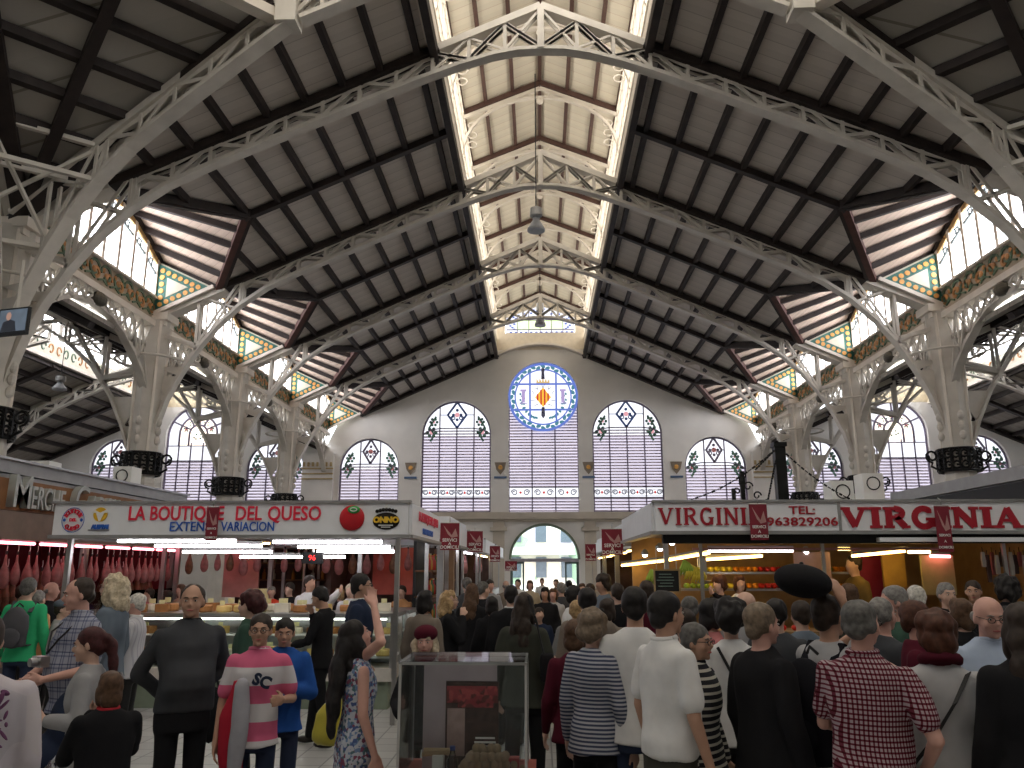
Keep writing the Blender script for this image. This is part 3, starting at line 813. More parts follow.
# the centre piece of the crossing and its ring
T = empty('crossing_truss', label='arched centre truss at the mouth of the crossing, above the top of the picture', cat='roof truss', group='diagonal trusses at the crossing')
for s in (-1, 1): half_truss(T, lambda u, s=s: (s*u, 11.7), (0, 1), NAVE, lambda u: 13.1-SL*u, 0, 4.28, 4.28, .74, .27, .08)
for s in (-1, 1): MB().box((s*4.28, 11.68, 11.0), (.35, .4, .7)).build('node_plate', PAINT, T)
R8 = [(4.28, 11.9), (7.92, 8.28), (7.92, -.28), (4.28, -3.9), (-4.28, -3.9), (-7.92, -.28), (-7.92, 8.28), (-4.28, 11.9)]
dr = MB()
for (a, b) in zip(R8, R8[1:]+R8[:1]):
    if a[1] > 11 and b[1] > 11: continue
    dr.bar((*a, 10.85), (*b, 10.85), .25, .18); dr.bar((*a, 11.9), (*b, 11.9), .25, .14)
    for q in range(7):
        f0, f1 = q/7, (q+1)/7
        p = Vector((*a, 10.9)).lerp(Vector((*b, 10.9)), f0); r_ = Vector((*a, 11.9)).lerp(Vector((*b, 11.9)), f1)
        dr.bar(p, r_, .05, .06); p2 = Vector((*a, 11.9)).lerp(Vector((*b, 11.9)), f0); r2 = Vector((*a, 10.9)).lerp(Vector((*b, 10.9)), f1); dr.bar(p2, r2, .05, .06)
D = dr.build('dome_ring', PAINT2); tag(D, 'pale lattice ring beam at the foot of the dome, top edge', 'ring beam')
wl = MB()
for (a, b) in zip(R8, R8[1:]+R8[:1]):
    wl.prism([(*a, 12.0), (*b, 12.0), (*b, 12.9), (*a, 12.9)], (0, 0, .01)); wl.add([(*a, 14.9), (*b, 14.9), (*b, 15.6), (*a, 15.6)], [(0, 1, 2, 3)])
wl.build('drum_wall', PAINT2, D)
gl = MB()
for (a, b) in zip(R8, R8[1:]+R8[:1]): gl.add([(*a, 12.85), (*b, 12.85), (*b, 14.95), (*a, 14.95)], [(0, 1, 2, 3)])
DOMEW = emit('dome_glass', (1., .95, .88), 2.3); gl.build('drum_window', DOMEW, D)
dm_ = MB(); cc = (0, 4., 20.)
for (a, b) in zip(R8, R8[1:]+R8[:1]): dm_.add([(*a, 15.55), (*b, 15.55), cc], [(0, 1, 2)])
struct('ceiling_dome', dm_, CREAM)
# corner roofs between nave and transept, transept roofs, rear
for s in (-1, 1):
    A = (s*10.5, 14.5, zr(10.5)); B = (s*4.28, 11.93, zr(4.28)); C_ = (s*7.92, 8.28, zr(4.28))
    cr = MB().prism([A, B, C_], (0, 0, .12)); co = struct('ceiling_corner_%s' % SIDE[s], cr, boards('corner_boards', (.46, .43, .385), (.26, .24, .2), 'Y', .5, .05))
    Av, Bv, Cv = map(Vector, (A, B, C_)); dn = Vector((0, 0, -.09))
    for q in range(1, 8):
        t = q/8; MB().bar(Av.lerp(Bv, t)+dn, Av.lerp(Cv, t)+dn, .17, .16).build('purlin', TIMBER, co)
    MB().bar(Av+dn*2, (Bv+Cv)/2+dn*2, .2, .16).build('rafter', TIMBER, co)
    off = (Cv-Bv).normalized()*.3
    MB().bar(Av+dn*2+off*.5, Bv+dn*2+off, .3, .14).build('rafter', TIMBER, co); MB().bar(Av+dn*2-off*.5, Cv+dn*2-off, .3, .14).build('rafter', TIMBER, co)
    tr = MB().prism([(s*10.5, 14.5, zr(10.5)), (s*7.92, 8.28, 11.3), (s*26.3, 8.28, 11.3), (s*26.3, 14.5, zr(10.5))], (0, 0, .12))
    tr.prism([(s*7.92, 8.28, 11.3), (s*26.3, 8.28, 11.3), (s*26.3, -9.3, 11.3), (s*4.28, -9.3, 11.3), (s*4.28, -3.9, 11.3), (s*7.92, -.28, 11.3)], (0, 0, .12))
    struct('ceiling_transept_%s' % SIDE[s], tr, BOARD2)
    g = MB().prism([(s*10.5, 14.6, 8.5), (s*26.3, 14.6, 8.5), (s*26.3, 14.6, 13.5), (s*10.5, 14.6, 13.5)], (0, .1, 0)); struct('wall_gable_%s' % SIDE[s], g, WALLM)
struct('ceiling_rear', MB().box((0, -6.6, 11.4), (8.6, 5.4, .12)), BOARD2)
struct('wall_drum', MB().box((0, 11.98, 13.9), (8.6, .1, .3)), PAINT2)
# ---- aisles
for s in (-1, 1):
    am = MB(); i0, i1 = AC-1.8, AC+1.8
    am.prism([(s*10.5, 14.5, za(10.5)), (s*i0, 14.5, za(i0)), (s*i0, YW, za(i0)), (s*10.5, YW, za(10.5))], (0, 0, .12))
    am.prism([(s*i1, 14.5, za(i1)), (s*26.2, 14.5, za(26.2)), (s*26.2, YW, za(26.2)), (s*i1, YW, za(i1))], (0, 0, .12))
    am.prism([(s*i0, 14.5, 12.), (s*AC, 14.5, 12.7), (s*AC, YW, 12.7), (s*i0, YW, 12.)], (0, 0, .1)); am.prism([(s*i1, 14.5, 12.), (s*AC, 14.5, 12.7), (s*AC, YW, 12.7), (s*i1, YW, 12.)], (0, 0, .1))
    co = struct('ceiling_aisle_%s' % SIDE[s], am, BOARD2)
    for x in [i1+.15+.85*q for q in range(7)]+[i0-.15-.85*q for q in range(5)]:
        MB().bar((s*x, 14.6, za(x)-.09), (s*x, YW, za(x)-.09), .16, .18).build('purlin', TIMBER, co)
    y = 14.7
    while y < YW:
        MB().bar((s*i1, y, za(i1)-.2), (s*26, y, za(26)-.2), .24, .14).build('rafter', TIMBER, co); MB().bar((s*i0, y, za(i0)-.2), (s*10.6, y, za(10.6)-.2), .24, .14).build('rafter', TIMBER, co)
        y += 2.98
    ge = MB().prism([(s*(i0-.1), YW-.01, za(i0)), (s*(i1+.1), YW-.01, za(i1)), (s*(i1+.1), YW-.01, 12.4), (s*(i0-.1), YW-.01, 12.4)], (0, .3, 0)); struct('wall_aisle_%s' % SIDE[s], ge, mat('aisle_gable', (.70, .60, .42), .8))
    for x, nm in ((i1, 'outer'), (i0, 'inner')):
        o = window_obj('high band of aisle glazing above painted tiles')
        MB().box((s*x, (14.6+YW)/2, 11.25), (.05, YW-14.6, 1.5)).build('pane', DAY, o)
        fz = MB().box((s*x, (14.6+YW)/2, 9.98), (.16, YW-14.6, .62)).build('tile_frieze', CREAM_T, o)
        MB().box((s*x, (14.6+YW)/2, 9.6), (.26, YW-14.6, .16)).build('sill_beam', PAINT2, o)
        f_ = MB(); y = 14.9; sgn = -s if x == i1 else s
        while y < YW: f_.box((s*x+sgn*.06, y, 11.2), (.08, .09 if int(y) % 3 else .2, 1.6)); y += .95
        zz = 10.5
        while zz < 12: f_.box((s*x+sgn*.04, (14.6+YW)/2, zz), (.03, YW-14.6, .035)); zz += .17
        f_.build('mullion', PAINT, o)
        sg = MB(); so = MB(); y = 15.3; q = 0
        while y < YW-.5:
            for hh in (-1, 1):
                Q = [(s*x+sgn*.1, y+hh*(.25+.16*cos(a*.5)*(1-.04*a)), 9.98+.16*sin(a*.5)) for a in range(12)]
                (sg if q % 2 else so).sweep(Q, .03, .05, side=(1, 0, 0))
            y += 1.0; q += 1
        sg.build('green_scroll', SCROLL_G, fz); so.build('orange_scroll', SCROLL_O, fz)
    for i, y in enumerate(YT):
        T = empty('aisle_truss', label='lattice arch truss over the %s aisle, %s from the crossing' % (SIDE[s], ['first', 'second', 'third', 'fourth'][i]), cat='roof truss', group='lattice trusses over the %s aisle' % SIDE[s])
        for q in (-1, 1):
            half_truss(T, lambda u, s=s, q=q, y=y: (s*AC+q*u, y), (0, 1), AISL, lambda u: AAP-.12-SL*u, 0 if False else .2, 6.3, 4.2, .8, .2, .07)
            spandrel(T, lambda u, s=s, q=q, y=y: (s*AC+q*u, y), (0, 1), AISL, lambda u: AAP-.12-SL*u, 4.2, 6.5, PAINT)
# ---- columns and arcade beams
def column_at(x, y, label, group, s, top_=8.3):
    C0 = empty('column', (x, y, 0), label=label, cat='column', group=group)
    prof = [(.52, 0), (.52, .5), (.42, .55), (.40, 3.9), (.36, 4.2), (.35, 4.8), (.35, 6.5), (.38, 7.4), (.42, top_)]
    MB().lathe(prof, 8).build('shaft', PAINT, C0)
    rb = MB()
    for k in range(4):
        a = k*pi/2+pi/4
        rb.bar((.34*cos(a), .34*sin(a), 4.6), (.40*cos(a), .40*sin(a), top_-.1), .07, .07)
    rb.build('shaft_rib', PAINT2, C0)
    cp = MB().box((0, 0, top_+.05), (.95, .7, .2)).box((0, 0, top_-.12), (.75, .6, .14)); cp.build('capital', PAINT2, C0)
    # black ironwork collar
    ic = MB(); r = .48
    for z in (4.12, 4.66):
        ic.tube([(r*cos(2*pi*k/16), r*sin(2*pi*k/16), z) for k in range(17)], .035, 6)
    for k in range(16):
        a = 2*pi*k/16; ic.bar((r*cos(a), r*sin(a), 4.12), (r*cos(a), r*sin(a), 4.66), .07, .05)
        b = a+pi/16
        for q in (0, 1):
            ic.tube([(r*cos(b)+.0, r*sin(b), 4.25+.27*q)]+[(r*cos(b)-sin(b)*.09*cos(t*pi/4), r*sin(b)+cos(b)*.09*cos(t*pi/4), 4.25+.27*q+.09*sin(t*pi/4)) for t in range(9)], .03, 5)
    ic.build('iron_collar', IRON, C0)
    bk = MB()
    for k in range(4):
        a = k*pi/2; d_ = Vector((cos(a), sin(a), 0))
        P = []
        for t in range(14):
            an = -pi/2+t/13*2.6*pi; rr = .16*(1-.04*t); P.append(d_*(.50+.16+rr*cos(an)*1.0)+Vector((0, 0, 4.5+rr*sin(an))))
        bk.tube([d_*.5+Vector((0, 0, 4.14)), d_*.7+Vector((0, 0, 4.25))]+P, .03, 5)
    bk.build('iron_scroll', IRON, C0)
    bs = MB()
    for k in range(4):
        a = k*pi/2; d_ = Vector((cos(a), sin(a), 0)); n_ = Vector((-sin(a), cos(a), 0))
        for z in (5.5, 5.25, 5.0): bs.ell(d_*.36+Vector((0, 0, z)), (.09, .09, .12), 8, 6)
    bs.build('leaf_ornament', PAINT, C0)
    rg = MB().tube([(.9*cos(2*pi*k/24), .9*sin(2*pi*k/24), 7.15) for k in range(25)], .035, 6); rg.build('ring_brace', PAINT, C0)
    return C0
cdesc = ['nearest', 'second', 'third', 'farthest']
ARC = [(0, 7.42), (.6, 7.36), (1.2, 7.15), (1.7, 6.8), (2.1, 6.3), (2.4, 5.7), (2.6, 5.1), (2.68, 4.6)]
ARC2 = [(0, 7.8), (.7, 7.72), (1.3, 7.5), (1.9, 7.15), (2.4, 6.75), (2.8, 6.3)]
for s in (-1, 1):
    for i, y in enumerate(YT):
        column_at(s*W, y, '%s pale iron column of the %s row, with black ironwork collar' % (cdesc[i], SIDE[s]), 'columns of the nave', s)
        column_at(s*23.7, y, '%s column of the outer row beyond the %s aisle' % (cdesc[i], SIDE[s]), 'outer aisle columns', s, 7.2)
    for i, y0 in enumerate(YT):
        y1 = (YT+[YW-.2])[i+1]; ym = (y0+y1)/2; h = (y1-y0)/2
        B = empty('arcade_beam', label='pale lattice arch beam between columns of the %s row, %s' % (SIDE[s], ndesc[i]), cat='lattice beam', group='arcade beams of the nave')
        x = s*W
        MB().box((x, ym, 8.13), (.34, y1-y0, .16)).build('top_chord', PAINT2, B)
        kf = h/3.
        def pth(T, q): return [(x, ym+q*u*kf, z) for u, z in T]
        for T_, nm, wdt in ((ARC2, 'arch_chord', .20),):
            P = list(reversed(pth(T_, -1)))+pth(T_, 1)[1:]
            MB().sweep(P, wdt, .09, side=(1, 0, 0)).build(nm, PAINT, B)
        for dx in (-.1, .1):
            lw_ = MB()
            for q in (-1, 1):
                n = 5
                for k in range(n):
                    u0_, u1_ = 2.6*k/n, 2.6*(k+1)/n
                    a, b = interp(ARC2, u0_), interp(ARC2, u1_)
                    lw_.bar((x+dx, ym+q*u0_*kf, a), (x+dx, ym+q*u1_*kf, 8.08), .06, .04, (1, 0, 0)); lw_.bar((x+dx, ym+q*u0_*kf, 8.08), (x+dx, ym+q*u1_*kf, b), .06, .04, (1, 0, 0)); lw_.bar((x+dx, ym+q*u0_*kf, 8.08), (x+dx, ym+q*u0_*kf, a), .05, .04, (1, 0, 0))
            lw_.build('lattice', PAINT, B)
        MB().ell((x-s*.12, ym, 7.9), (.14, .26, .17), 14, 9).build('wreath', mat('bronze', (.10, .09, .07), .5, .4), B)
# ---- camera, world, view
cd = bpy.data.cameras.new('camera'); co = bpy.data.objects.new('camera', cd); COL.objects.link(co)
cd.sensor_width = 36; cd.lens = F/1024*36; cd.clip_end = 300
co.location = CAM; co.rotation_euler = (pi/2+PITCH, 0, YAW); SC.camera = co
wd = bpy.data.worlds.new('world'); SC.world = wd; wd.use_nodes = True
bg = wd.node_tree.nodes['Background']; bg.inputs[0].default_value = (.86, .93, 1., 1); bg.inputs[1].default_value = 3.0
SC.view_settings.view_transform = 'Standard'; SC.view_settings.look = 'None'; SC.view_settings.gamma = 1; SC.view_settings.exposure = .88
SC.view_settings.use_curve_mapping = False
SC.cycles.max_bounces = 6; SC.cycles.diffuse_bounces = 4; SC.cycles.glossy_bounces = 3; SC.cycles.transparent_max_bounces = 12
SC.cycles.use_denoising = True
# ============================================================ MARKET STALLS
SIGNW = mat('sign_white', (.82, .84, .88), .4, noise_amt=.03)
BURG = mat('banner_burgundy', (.20, .02, .035), .7, noise_amt=.15)
BLUE = mat('sign_blue', (.03, .12, .50), .5)
TUBE = emit('tube_light', (1., .96, 1.), 9.); TUBEY = emit('tube_yellow', (1., .62, .18), 7.); TUBER = emit('tube_pink', (1., .22, .28), 6.)
WOODP = mat('brown_panel', (.22, .10, .04), .5, noise_amt=.15); MAG = mat('magenta_panel', (.30, .02, .06), .6)
def AX(px, py, X):
    x, y, z = ray(px, py); t = (X-CAM[0])/x
    return Vector((X, t*y, CAM[2]+t*z))
def tube_light(p, q, m, label, group, r=.019):
    p, q = Vector(p), Vector(q); c = (p+q)/2; t = empty('tube_lamp', c, label=label, cat='lamp', group=group)
    MB().tube([p-c, q-c], r, 8).build('tube', m, t)
    MB().bar(p-c+Vector((0, 0, .045)), q-c+Vector((0, 0, .045)), .05, .03).build('batten', ALU, t)
    return t
def canopy(name, x0, x1, y0, y1, z0, z1, label, cat='market stall', group=None, m=SIGNW):
    """roof box with upright signboards round it, soffit and posts"""
    S = empty(name, ((x0+x1)/2, (y0+y1)/2, 0), label=label, cat=cat, group=group); ox, oy = (x0+x1)/2, (y0+y1)/2
    def b(n, c, d, mm): return MB().box((c[0]-ox, c[1]-oy, c[2]), d).build(n, mm, S)
    zc, h = (z0+z1)/2, z1-z0
    b('signboard', (ox, y0, zc), (x1-x0, .07, h), m); b('signboard', (x0, oy, zc), (.07, y1-y0-.08, h), m); b('signboard', (x1, oy, zc), (.07, y1-y0-.08, h), m)
    b('sign_trim', (ox, y0-.01, z0-.015), (x1-x0+.06, .12, .04), ALU); b('sign_trim', (ox, y0-.01, z1+.01), (x1-x0+.06, .11, .03), ALU)
    for x in (x0, x1): b('sign_trim', (x, oy, z0-.015), (.12, y1-y0, .04), ALU)
    b('canopy_roof', (ox, oy, z1-.06), (x1-x0-.1, y1-y0, .06), ALU)
    s = MB()
    for k in range(int((y1-y0)/.3)): s.box((0, y0+.2+.3*k-oy, z0+.06), (x1-x0-.12, .26, .03))
    s.build('soffit', mat('soffit_grey', (.30, .29, .28), .5), S)
    for x in (x0+.14, x1-.14):
        for y in (y0+.14, y1-.14): b('post', (x, y, z0/2), (.055, .055, z0), STEEL)
    return S, b
# ---------------- LA BOUTIQUE DEL QUESO
LX0, LX1, LY0, LY1 = -5.95, -1.66, 9.6, 12.4
S, b = canopy('cheese_stall', LX0, LX1, LY0, LY1, 2.13, 2.51, 'cheese stall with a long white sign lettered in red and blue, left of the passage')
ox, oy = (LX0+LX1)/2, (LY0+LY1)/2
RB = mat('letter_red', (.75, .03, .07), .45, noise_amt=.02)
def put(s, px0, px1, py, size, m, Y=LY0-.045, off=.003, sx=None, parent=None):
    a = at(px0, py, Y); c = at(px1, py, Y); mid = (a+c)/2
    o = text('lettering', s, size, m, None, None, .006, off=off)
    w = max(v.co.x for v in o.data.vertices)-min(v.co.x for v in o.data.vertices)
    k = (c.x-a.x)/w; lo = min(v.co.x for v in o.data.vertices); hi = max(v.co.x for v in o.data.vertices)
    M = Matrix.Translation(mid-Vector((ox, oy, 0))) @ Matrix.Rotation(pi/2, 4, 'X') @ Matrix.Diagonal((k, 1, 1, 1)) @ Matrix.Translation((-(lo+hi)/2, 0, 0))
    o.data.transform(M); o.parent = parent or S; return o
put('LA BOUTIQUE', 129, 224, 514, .235, RB); put('DEL', 236, 262, 514, .235, RB); put('QUESO', 268, 321, 514, .235, RB)
put('EXTENSA', 170, 218, 527, .155, BLUE, off=.001); put('VARIACION', 221, 274, 527, .155, BLUE, off=.001)
p = at(352, 518, LY0-.05)-Vector((ox, oy, 0))
t = MB().ell(p, (.15, .05, .15), 24, 14).build('tomato_emblem', mat('tomato', (.55, .02, .03), .35), S)
lf = MB().ell(p+Vector((.03, -.05, .095)), (.075, .02, .045), 14, 8); lf.build('emblem_leaf', mat('emblem_green', (.05, .35, .08), .4), t)
MB().tube([p+Vector((.03+.04*cos(k*pi/5), -.072, .095+.02*sin(k*pi/5))) for k in range(11)], .006, 5).build('emblem_ring', WHITE, t)
p = at(386, 521, LY0-.045)-Vector((ox, oy, 0))
e = MB(); e.prism([(p.x+.16*cos(k*pi/12), p.y, p.z+.10*sin(k*pi/12)) for k in range(24)], (0, .01, 0))
for k in range(7): e.ell((p.x-.11+.037*k, p.y, p.z+.115+.02*sin(k*pi/6)), (.022, .008, .022), 8, 6)
e = e.build('oval_emblem', mat('badge_black', (.015, .012, .01), .4), S)
MB().prism([(p.x-.02, p.y, p.z+.12), (p.x+.02, p.y, p.z+.12), (p.x+.012, p.y, p.z+.2), (p.x-.012, p.y, p.z+.2)], (0, .01, 0)).build('emblem_handle', WHITE, e)
put('ONNO', 373, 399, 520, .09, mat('badge_yellow', (.8, .5, .04), .5), LY0-.065, .006, parent=e)
lb = MB().box((p.x, p.y-.012, p.z-.05), (.17, .004, .012)).box((p.x, p.y-.012, p.z-.072), (.11, .004, .012)); lb.build('small_print', WHITE, e)
p = at(73, 520, LY0-.045)-Vector((ox, oy, 0))
e = MB().tube([(p.x+.135*cos(k*pi/16), p.y, p.z+.145*sin(k*pi/16)) for k in range(33)], .004, 5).build('round_emblem', BLUE, S)
for s_, top_ in (('BOUTIQUE', 1), ('QUESO', -1)):
    n = len(s_)
    for i, ch in enumerate(s_):
        a = (pi/2-(i-(n-1)/2)*.30) if top_ > 0 else (-pi/2+(i-(n-1)/2)*.36)
        M = Matrix.Translation((p.x+.098*cos(a), p.y-.004, p.z+.104*sin(a))) @ Matrix.Rotation(pi/2, 4, 'X') @ Matrix.Rotation((a-pi/2) if top_ > 0 else (a+pi/2), 4, 'Z')
        text('letter', ch, .062, RB, e, M, .003, off=.004)
text('letter', 'DEL', .05, RB, e, Matrix.Translation((p.x, p.y-.004, p.z)) @ Matrix.Rotation(pi/2, 4, 'X'), .003, off=.003)
for s_ in (-1, 1): MB().ell((p.x+s_*.105, p.y-.003, p.z), (.018, .006, .02), 10, 6).build('emblem_dot', BLUE, e)
p = at(100, 517, LY0-.045)-Vector((ox, oy, 0))
e = MB().prism([(p.x+.085*cos(k*pi/12), p.y, p.z+.03+.085*sin(k*pi/12)) for k in range(24)], (0, .01, 0)).build('bird_emblem', mat('emblem_gold', (.75, .45, .03), .5), S)
w_ = MB()
for s_ in (-1, 1): w_.prism([(p.x, p.y-.01, p.z+.05), (p.x+s_*.07, p.y-.01, p.z+.085), (p.x+s_*.11, p.y-.01, p.z+.05), (p.x+s_*.05, p.y-.01, p.z+.05), (p.x+s_*.012, p.y-.01, p.z-.04), (p.x, p.y-.01, p.z-.05)], (0, .006, 0))
w_.build('bird_wing', WHITE, e)
put('AUESPAI', 91, 108.5, 527, .065, BLUE, LY0-.045, .006, parent=e); MB().box((p.x, p.y, p.z-.155), (.26, .004, .014)).build('small_print', mat('print_grey', (.2, .2, .22), .6), e)
# side sign of the same stall
for s_, zz, sz, m_, yc in (('LA BOUTIQUE DEL QUESO', 2.38, .16, RB, 11.1), ('EXTENSA VARIACION', 2.21, .10, BLUE, 11.)):
    text('lettering', s_, sz, m_, S, Matrix.Translation((-ox, -oy, 0)) @ face_x((LX1+.045, yc, zz)), .004, off=.004)
for i, (a, c, y, Y) in enumerate([(118, 236, 541, 9.95), (155, 262, 546, 10.55), (183, 272, 552, 11.2), (273, 382, 542, 9.95), (298, 390, 547, 10.55), (317, 394, 551.5, 11.2), (240, 300, 557, 12.0), (302, 345, 557, 12.0)]):
    tube_light(at(a, y, Y), at(c, y, Y), TUBE, 'white fluorescent tube under the roof of the cheese stall, %s' % ['front left', 'middle left', 'rear left', 'front right', 'middle right', 'rear right', 'far left end', 'far right end'][i], 'tubes of the cheese stall')
# queue display
q = at(313, 558, 10.9); D = empty('queue_display', q, label='black queue-number display with red digits 96 hanging in the cheese stall', cat='display')
MB().box((0, 0, 0), (.27, .08, .15)).build('housing', BLACK, D); MB().bar((0, 0, .07), (0, 0, .5), .02, .02).build('hanger', STEEL, D)
text('digits', '96', .10, emit('led_red', (1., .02, .02), 1.6), D, Matrix.Translation((0, -.045, 0)) @ Matrix.Rotation(pi/2, 4, 'X'), .002)
# counter
def counter(name, x0, x1, y0, y1, label, zt_=1.17, rot=None, group=None, lit=True):
    C0 = empty(name, ((x0+x1)/2, (y0+y1)/2, 0), label=label, cat='display counter', group=group); w, d = x1-x0, y1-y0
    MB().box((0, 0, .17), (w-.1, d-.1, .34)).build('plinth', mat('counter_green', (.20, .24, .18), .5), C0)
    MB().box((0, 0, .42), (w, d, .16)).build('front_panel', mat('counter_panel', (.55, .52, .46), .4), C0)
    MB().box((0, d*.5-.03, .8), (w, .05, .7)).build('back_panel', STEEL, C0)
    MB().box((0, .06, .62), (w-.06, d-.2, .03)).build('shelf', WHITE, C0)
    MB().box((0, .12, .88), (w-.06, d*.45, .02)).build('shelf', WHITE, C0)
    MB().box((0, -d/2+.02, .82), (w, .015, .62)).build('glass_front', GLASS, C0)
    MB().box((0, 0, zt_-.02), (w+.06, d+.06, .05)).build('counter_top', STEEL, C0)
    for k in range(int(w/1.)+2):
        MB().box((-w/2+.02+(w-.04)*k/(int(w/1.)+1), -d/2+.02, .82), (.03, .03, .64)).build('upright', STEEL, C0)
    if lit: MB().tube([(-w/2+.1, -d/2+.08, zt_-.07), (w/2-.1, -d/2+.08, zt_-.07)], .012, 6).build('tube', emit('case_tube', (1., .95, .85), 5.), C0)
    return C0
counter('display_counter', -5.6, -2.0, 10.7, 11.45, 'long steel-topped glass counter of the cheese stall, facing the viewer')
counter('display_counter', -2.6, -1.95, 11.5, 12.35, 'short glass counter at the right-hand end of the cheese stall')
CHY = mat('cheese_yellow', (.68, .48, .16), .5); CHW = mat('cheese_white', (.72, .66, .50), .5); CHR = mat('cheese_rind', (.36, .16, .05), .5); CARD = mat('price_card', (.75, .70, .35), .6); CHB = mat('cheese_dark', (.15, .09, .05), .5)
def cheese(kind, loc, rz, sc, label, group):
    if kind == 'wheel': o = MB().lathe([(.10, 0), (.11, .02), (.11, .07), (.10, .09)], 16).build('cheese', random.choice([CHY, CHR, CHW]))
    elif kind == 'wedge': o = MB().prism([(0, 0, 0), (.2, -.06, 0), (.2, .06, 0)], (0, 0, .09)).build('cheese', random.choice([CHY, CHW])); 
    else: o = MB().box((0, 0, .05), (.16, .12, .10)).build('cheese', random.choice([CHY, CHW, CHR]))
    if kind == 'wedge': MB().prism([(.2, -.06, 0), (.21, -.06, 0), (.21, .06, 0), (.2, .06, 0)], (0, 0, .09)).build('rind', CHR, o)
    if kind == 'wheel': MB().box((0, -.05, .13), (.08, .005, .06)).build('price_card', CARD, o)
    if kind == 'block': MB().box((0, -.05, .13), (.07, .005, .05)).build('price_card', CARD, o)
    o.location = loc; o.rotation_euler = (0, 0, rz); o.scale = (sc, sc, sc); tag(o, label, 'cheese', group); return o
random.seed(3)
x = -5.45
while x < -2.2:
    for (yy, z, nm) in ((11.0, 1.176, 'on top of the long cheese counter'), (11.27, 1.176, 'on top of the long cheese counter, rear row')):
        if nm.endswith('row') or random.random() < .6: cheese(random.choice(['wheel', 'wheel', 'block']), (x+random.uniform(-.04, .04), yy, z), random.uniform(-.3, .3), random.uniform(.9, 1.15), 'cheese with a price card, '+nm, 'cheeses '+nm)
    x += .27
x = -5.4
while x < -2.15:
    for (yy, z, nm) in ((10.88, .637, 'inside the long cheese counter, lower shelf'), (11.15, .892, 'inside the long cheese counter, upper shelf')):
        cheese(random.choice(['wedge', 'block', 'wheel']), (x, yy, z), random.uniform(-.5, .5), random.uniform(.85, 1.1), 'piece of cheese '+nm, 'cheeses '+nm)
    x += .25
sk = MB(); sk.lathe([(.09, 0), (.11, .06), (.11, .2), (.08, .27), (.1, .3)], 12); sk = sk.build('paper_sack', mat('sack', (.6, .5, .25), .8), None, True, at(259, 612, 11.05)+Vector((0, 0, 0)))
sk.location.z = 1.176; tag(sk, 'tall cream paper sack standing on the cheese counter', 'sack')
# ---------------- hams
HAM = mat('ham_skin', (.16, .07, .04), .35, noise_amt=.35, scale=9); HAM_LIT = mat('ham_skin_red_lit', (.34, .13, .13), .35, noise_amt=.25, scale=9); HOOF = mat('hoof', (.03, .02, .02), .4)  # pink of the second ham material is red lamp light put into its colour
def ham_proto(m):
    R_ = Matrix.Identity(3)
    o = MB().lathe([(.012, 0), (.022, -.04), (.028, -.10), (.033, -.16), (.06, -.24), (.095, -.34), (.11, -.44), (.10, -.53), (.06, -.60), (.01, -.62)], 12)
    for i, v in enumerate(o.v): o.v[i] = (v[0]*1.0, v[1]*.62, v[2])
    o = o.build('cured_ham', m, None, True)
    MB().lathe([(.02, .05), (.026, .03), (.02, 0), (.015, -.02)], 8).build('hoof', HOOF, o)
    MB().tube([(0, 0, .04), (.01, 0, .1), (0, 0, .17)], .005, 5).build('string', WHITE, o)
    return o
HP = ham_proto(HAM_LIT); HB = ham_proto(HAM); used = {id(HP): 0, id(HB): 0}
def place_ham(proto, loc, rz, sc, label, group, cnt=[0]):
    o = proto if used[id(proto)] == 0 else copy_tree(proto); used[id(proto)] = 1
    o.location = loc; o.rotation_euler = (0, 0, rz); o.scale = (sc,)*3; tag(o, label, 'ham', group)
# left butcher block with letters MERCHE ...
MX = -7.0
S2 = empty('butcher_stall', (MX, 12, 0), label='dark butcher stall on the left with brown fascia and raised silver letters', cat='market stall')
def b2(n, c, d, mm): return MB().box((c[0]-MX, c[1]-12, c[2]), d).build(n, mm, S2)
b2('parapet', (MX-.1, 12.2, 3.04), (.25, 6.6, .17), ALU); b2('parapet_rail', (MX+.03, 12.2, 3.13), (.1, 6.6, .03), STEEL)
b2('fascia', (MX, 12.2, 2.68), (.12, 6.5, .40), WOODP); b2('fascia_lower', (MX+.02, 12.2, 2.29), (.14, 6.5, .36), mat('fascia_taupe', (.20, .15, .12), .6))
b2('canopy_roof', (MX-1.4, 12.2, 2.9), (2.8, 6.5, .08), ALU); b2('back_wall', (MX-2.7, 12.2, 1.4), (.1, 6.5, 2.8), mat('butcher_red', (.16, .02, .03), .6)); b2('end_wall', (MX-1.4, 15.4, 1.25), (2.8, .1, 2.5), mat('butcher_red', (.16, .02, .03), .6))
for y in (9.2, 12.2, 15.2): b2('post', (MX-.02, y, 1.05), (.09, .09, 2.1), STEEL)
b2('counter', (MX+.05, 12.2, .55), (.7, 6.2, 1.1), mat('butcher_counter', (.25, .22, .22), .4)); b2('counter_glass', (MX+.33, 12.2, 1.25), (.02, 6.2, .3), GLASS)
b2('rail', (MX+.05, 12.2, 2.12), (.03, 6.2, .03), STEEL)
LET = mat('silver_letter', (.42, .44, .42), .35, .3)
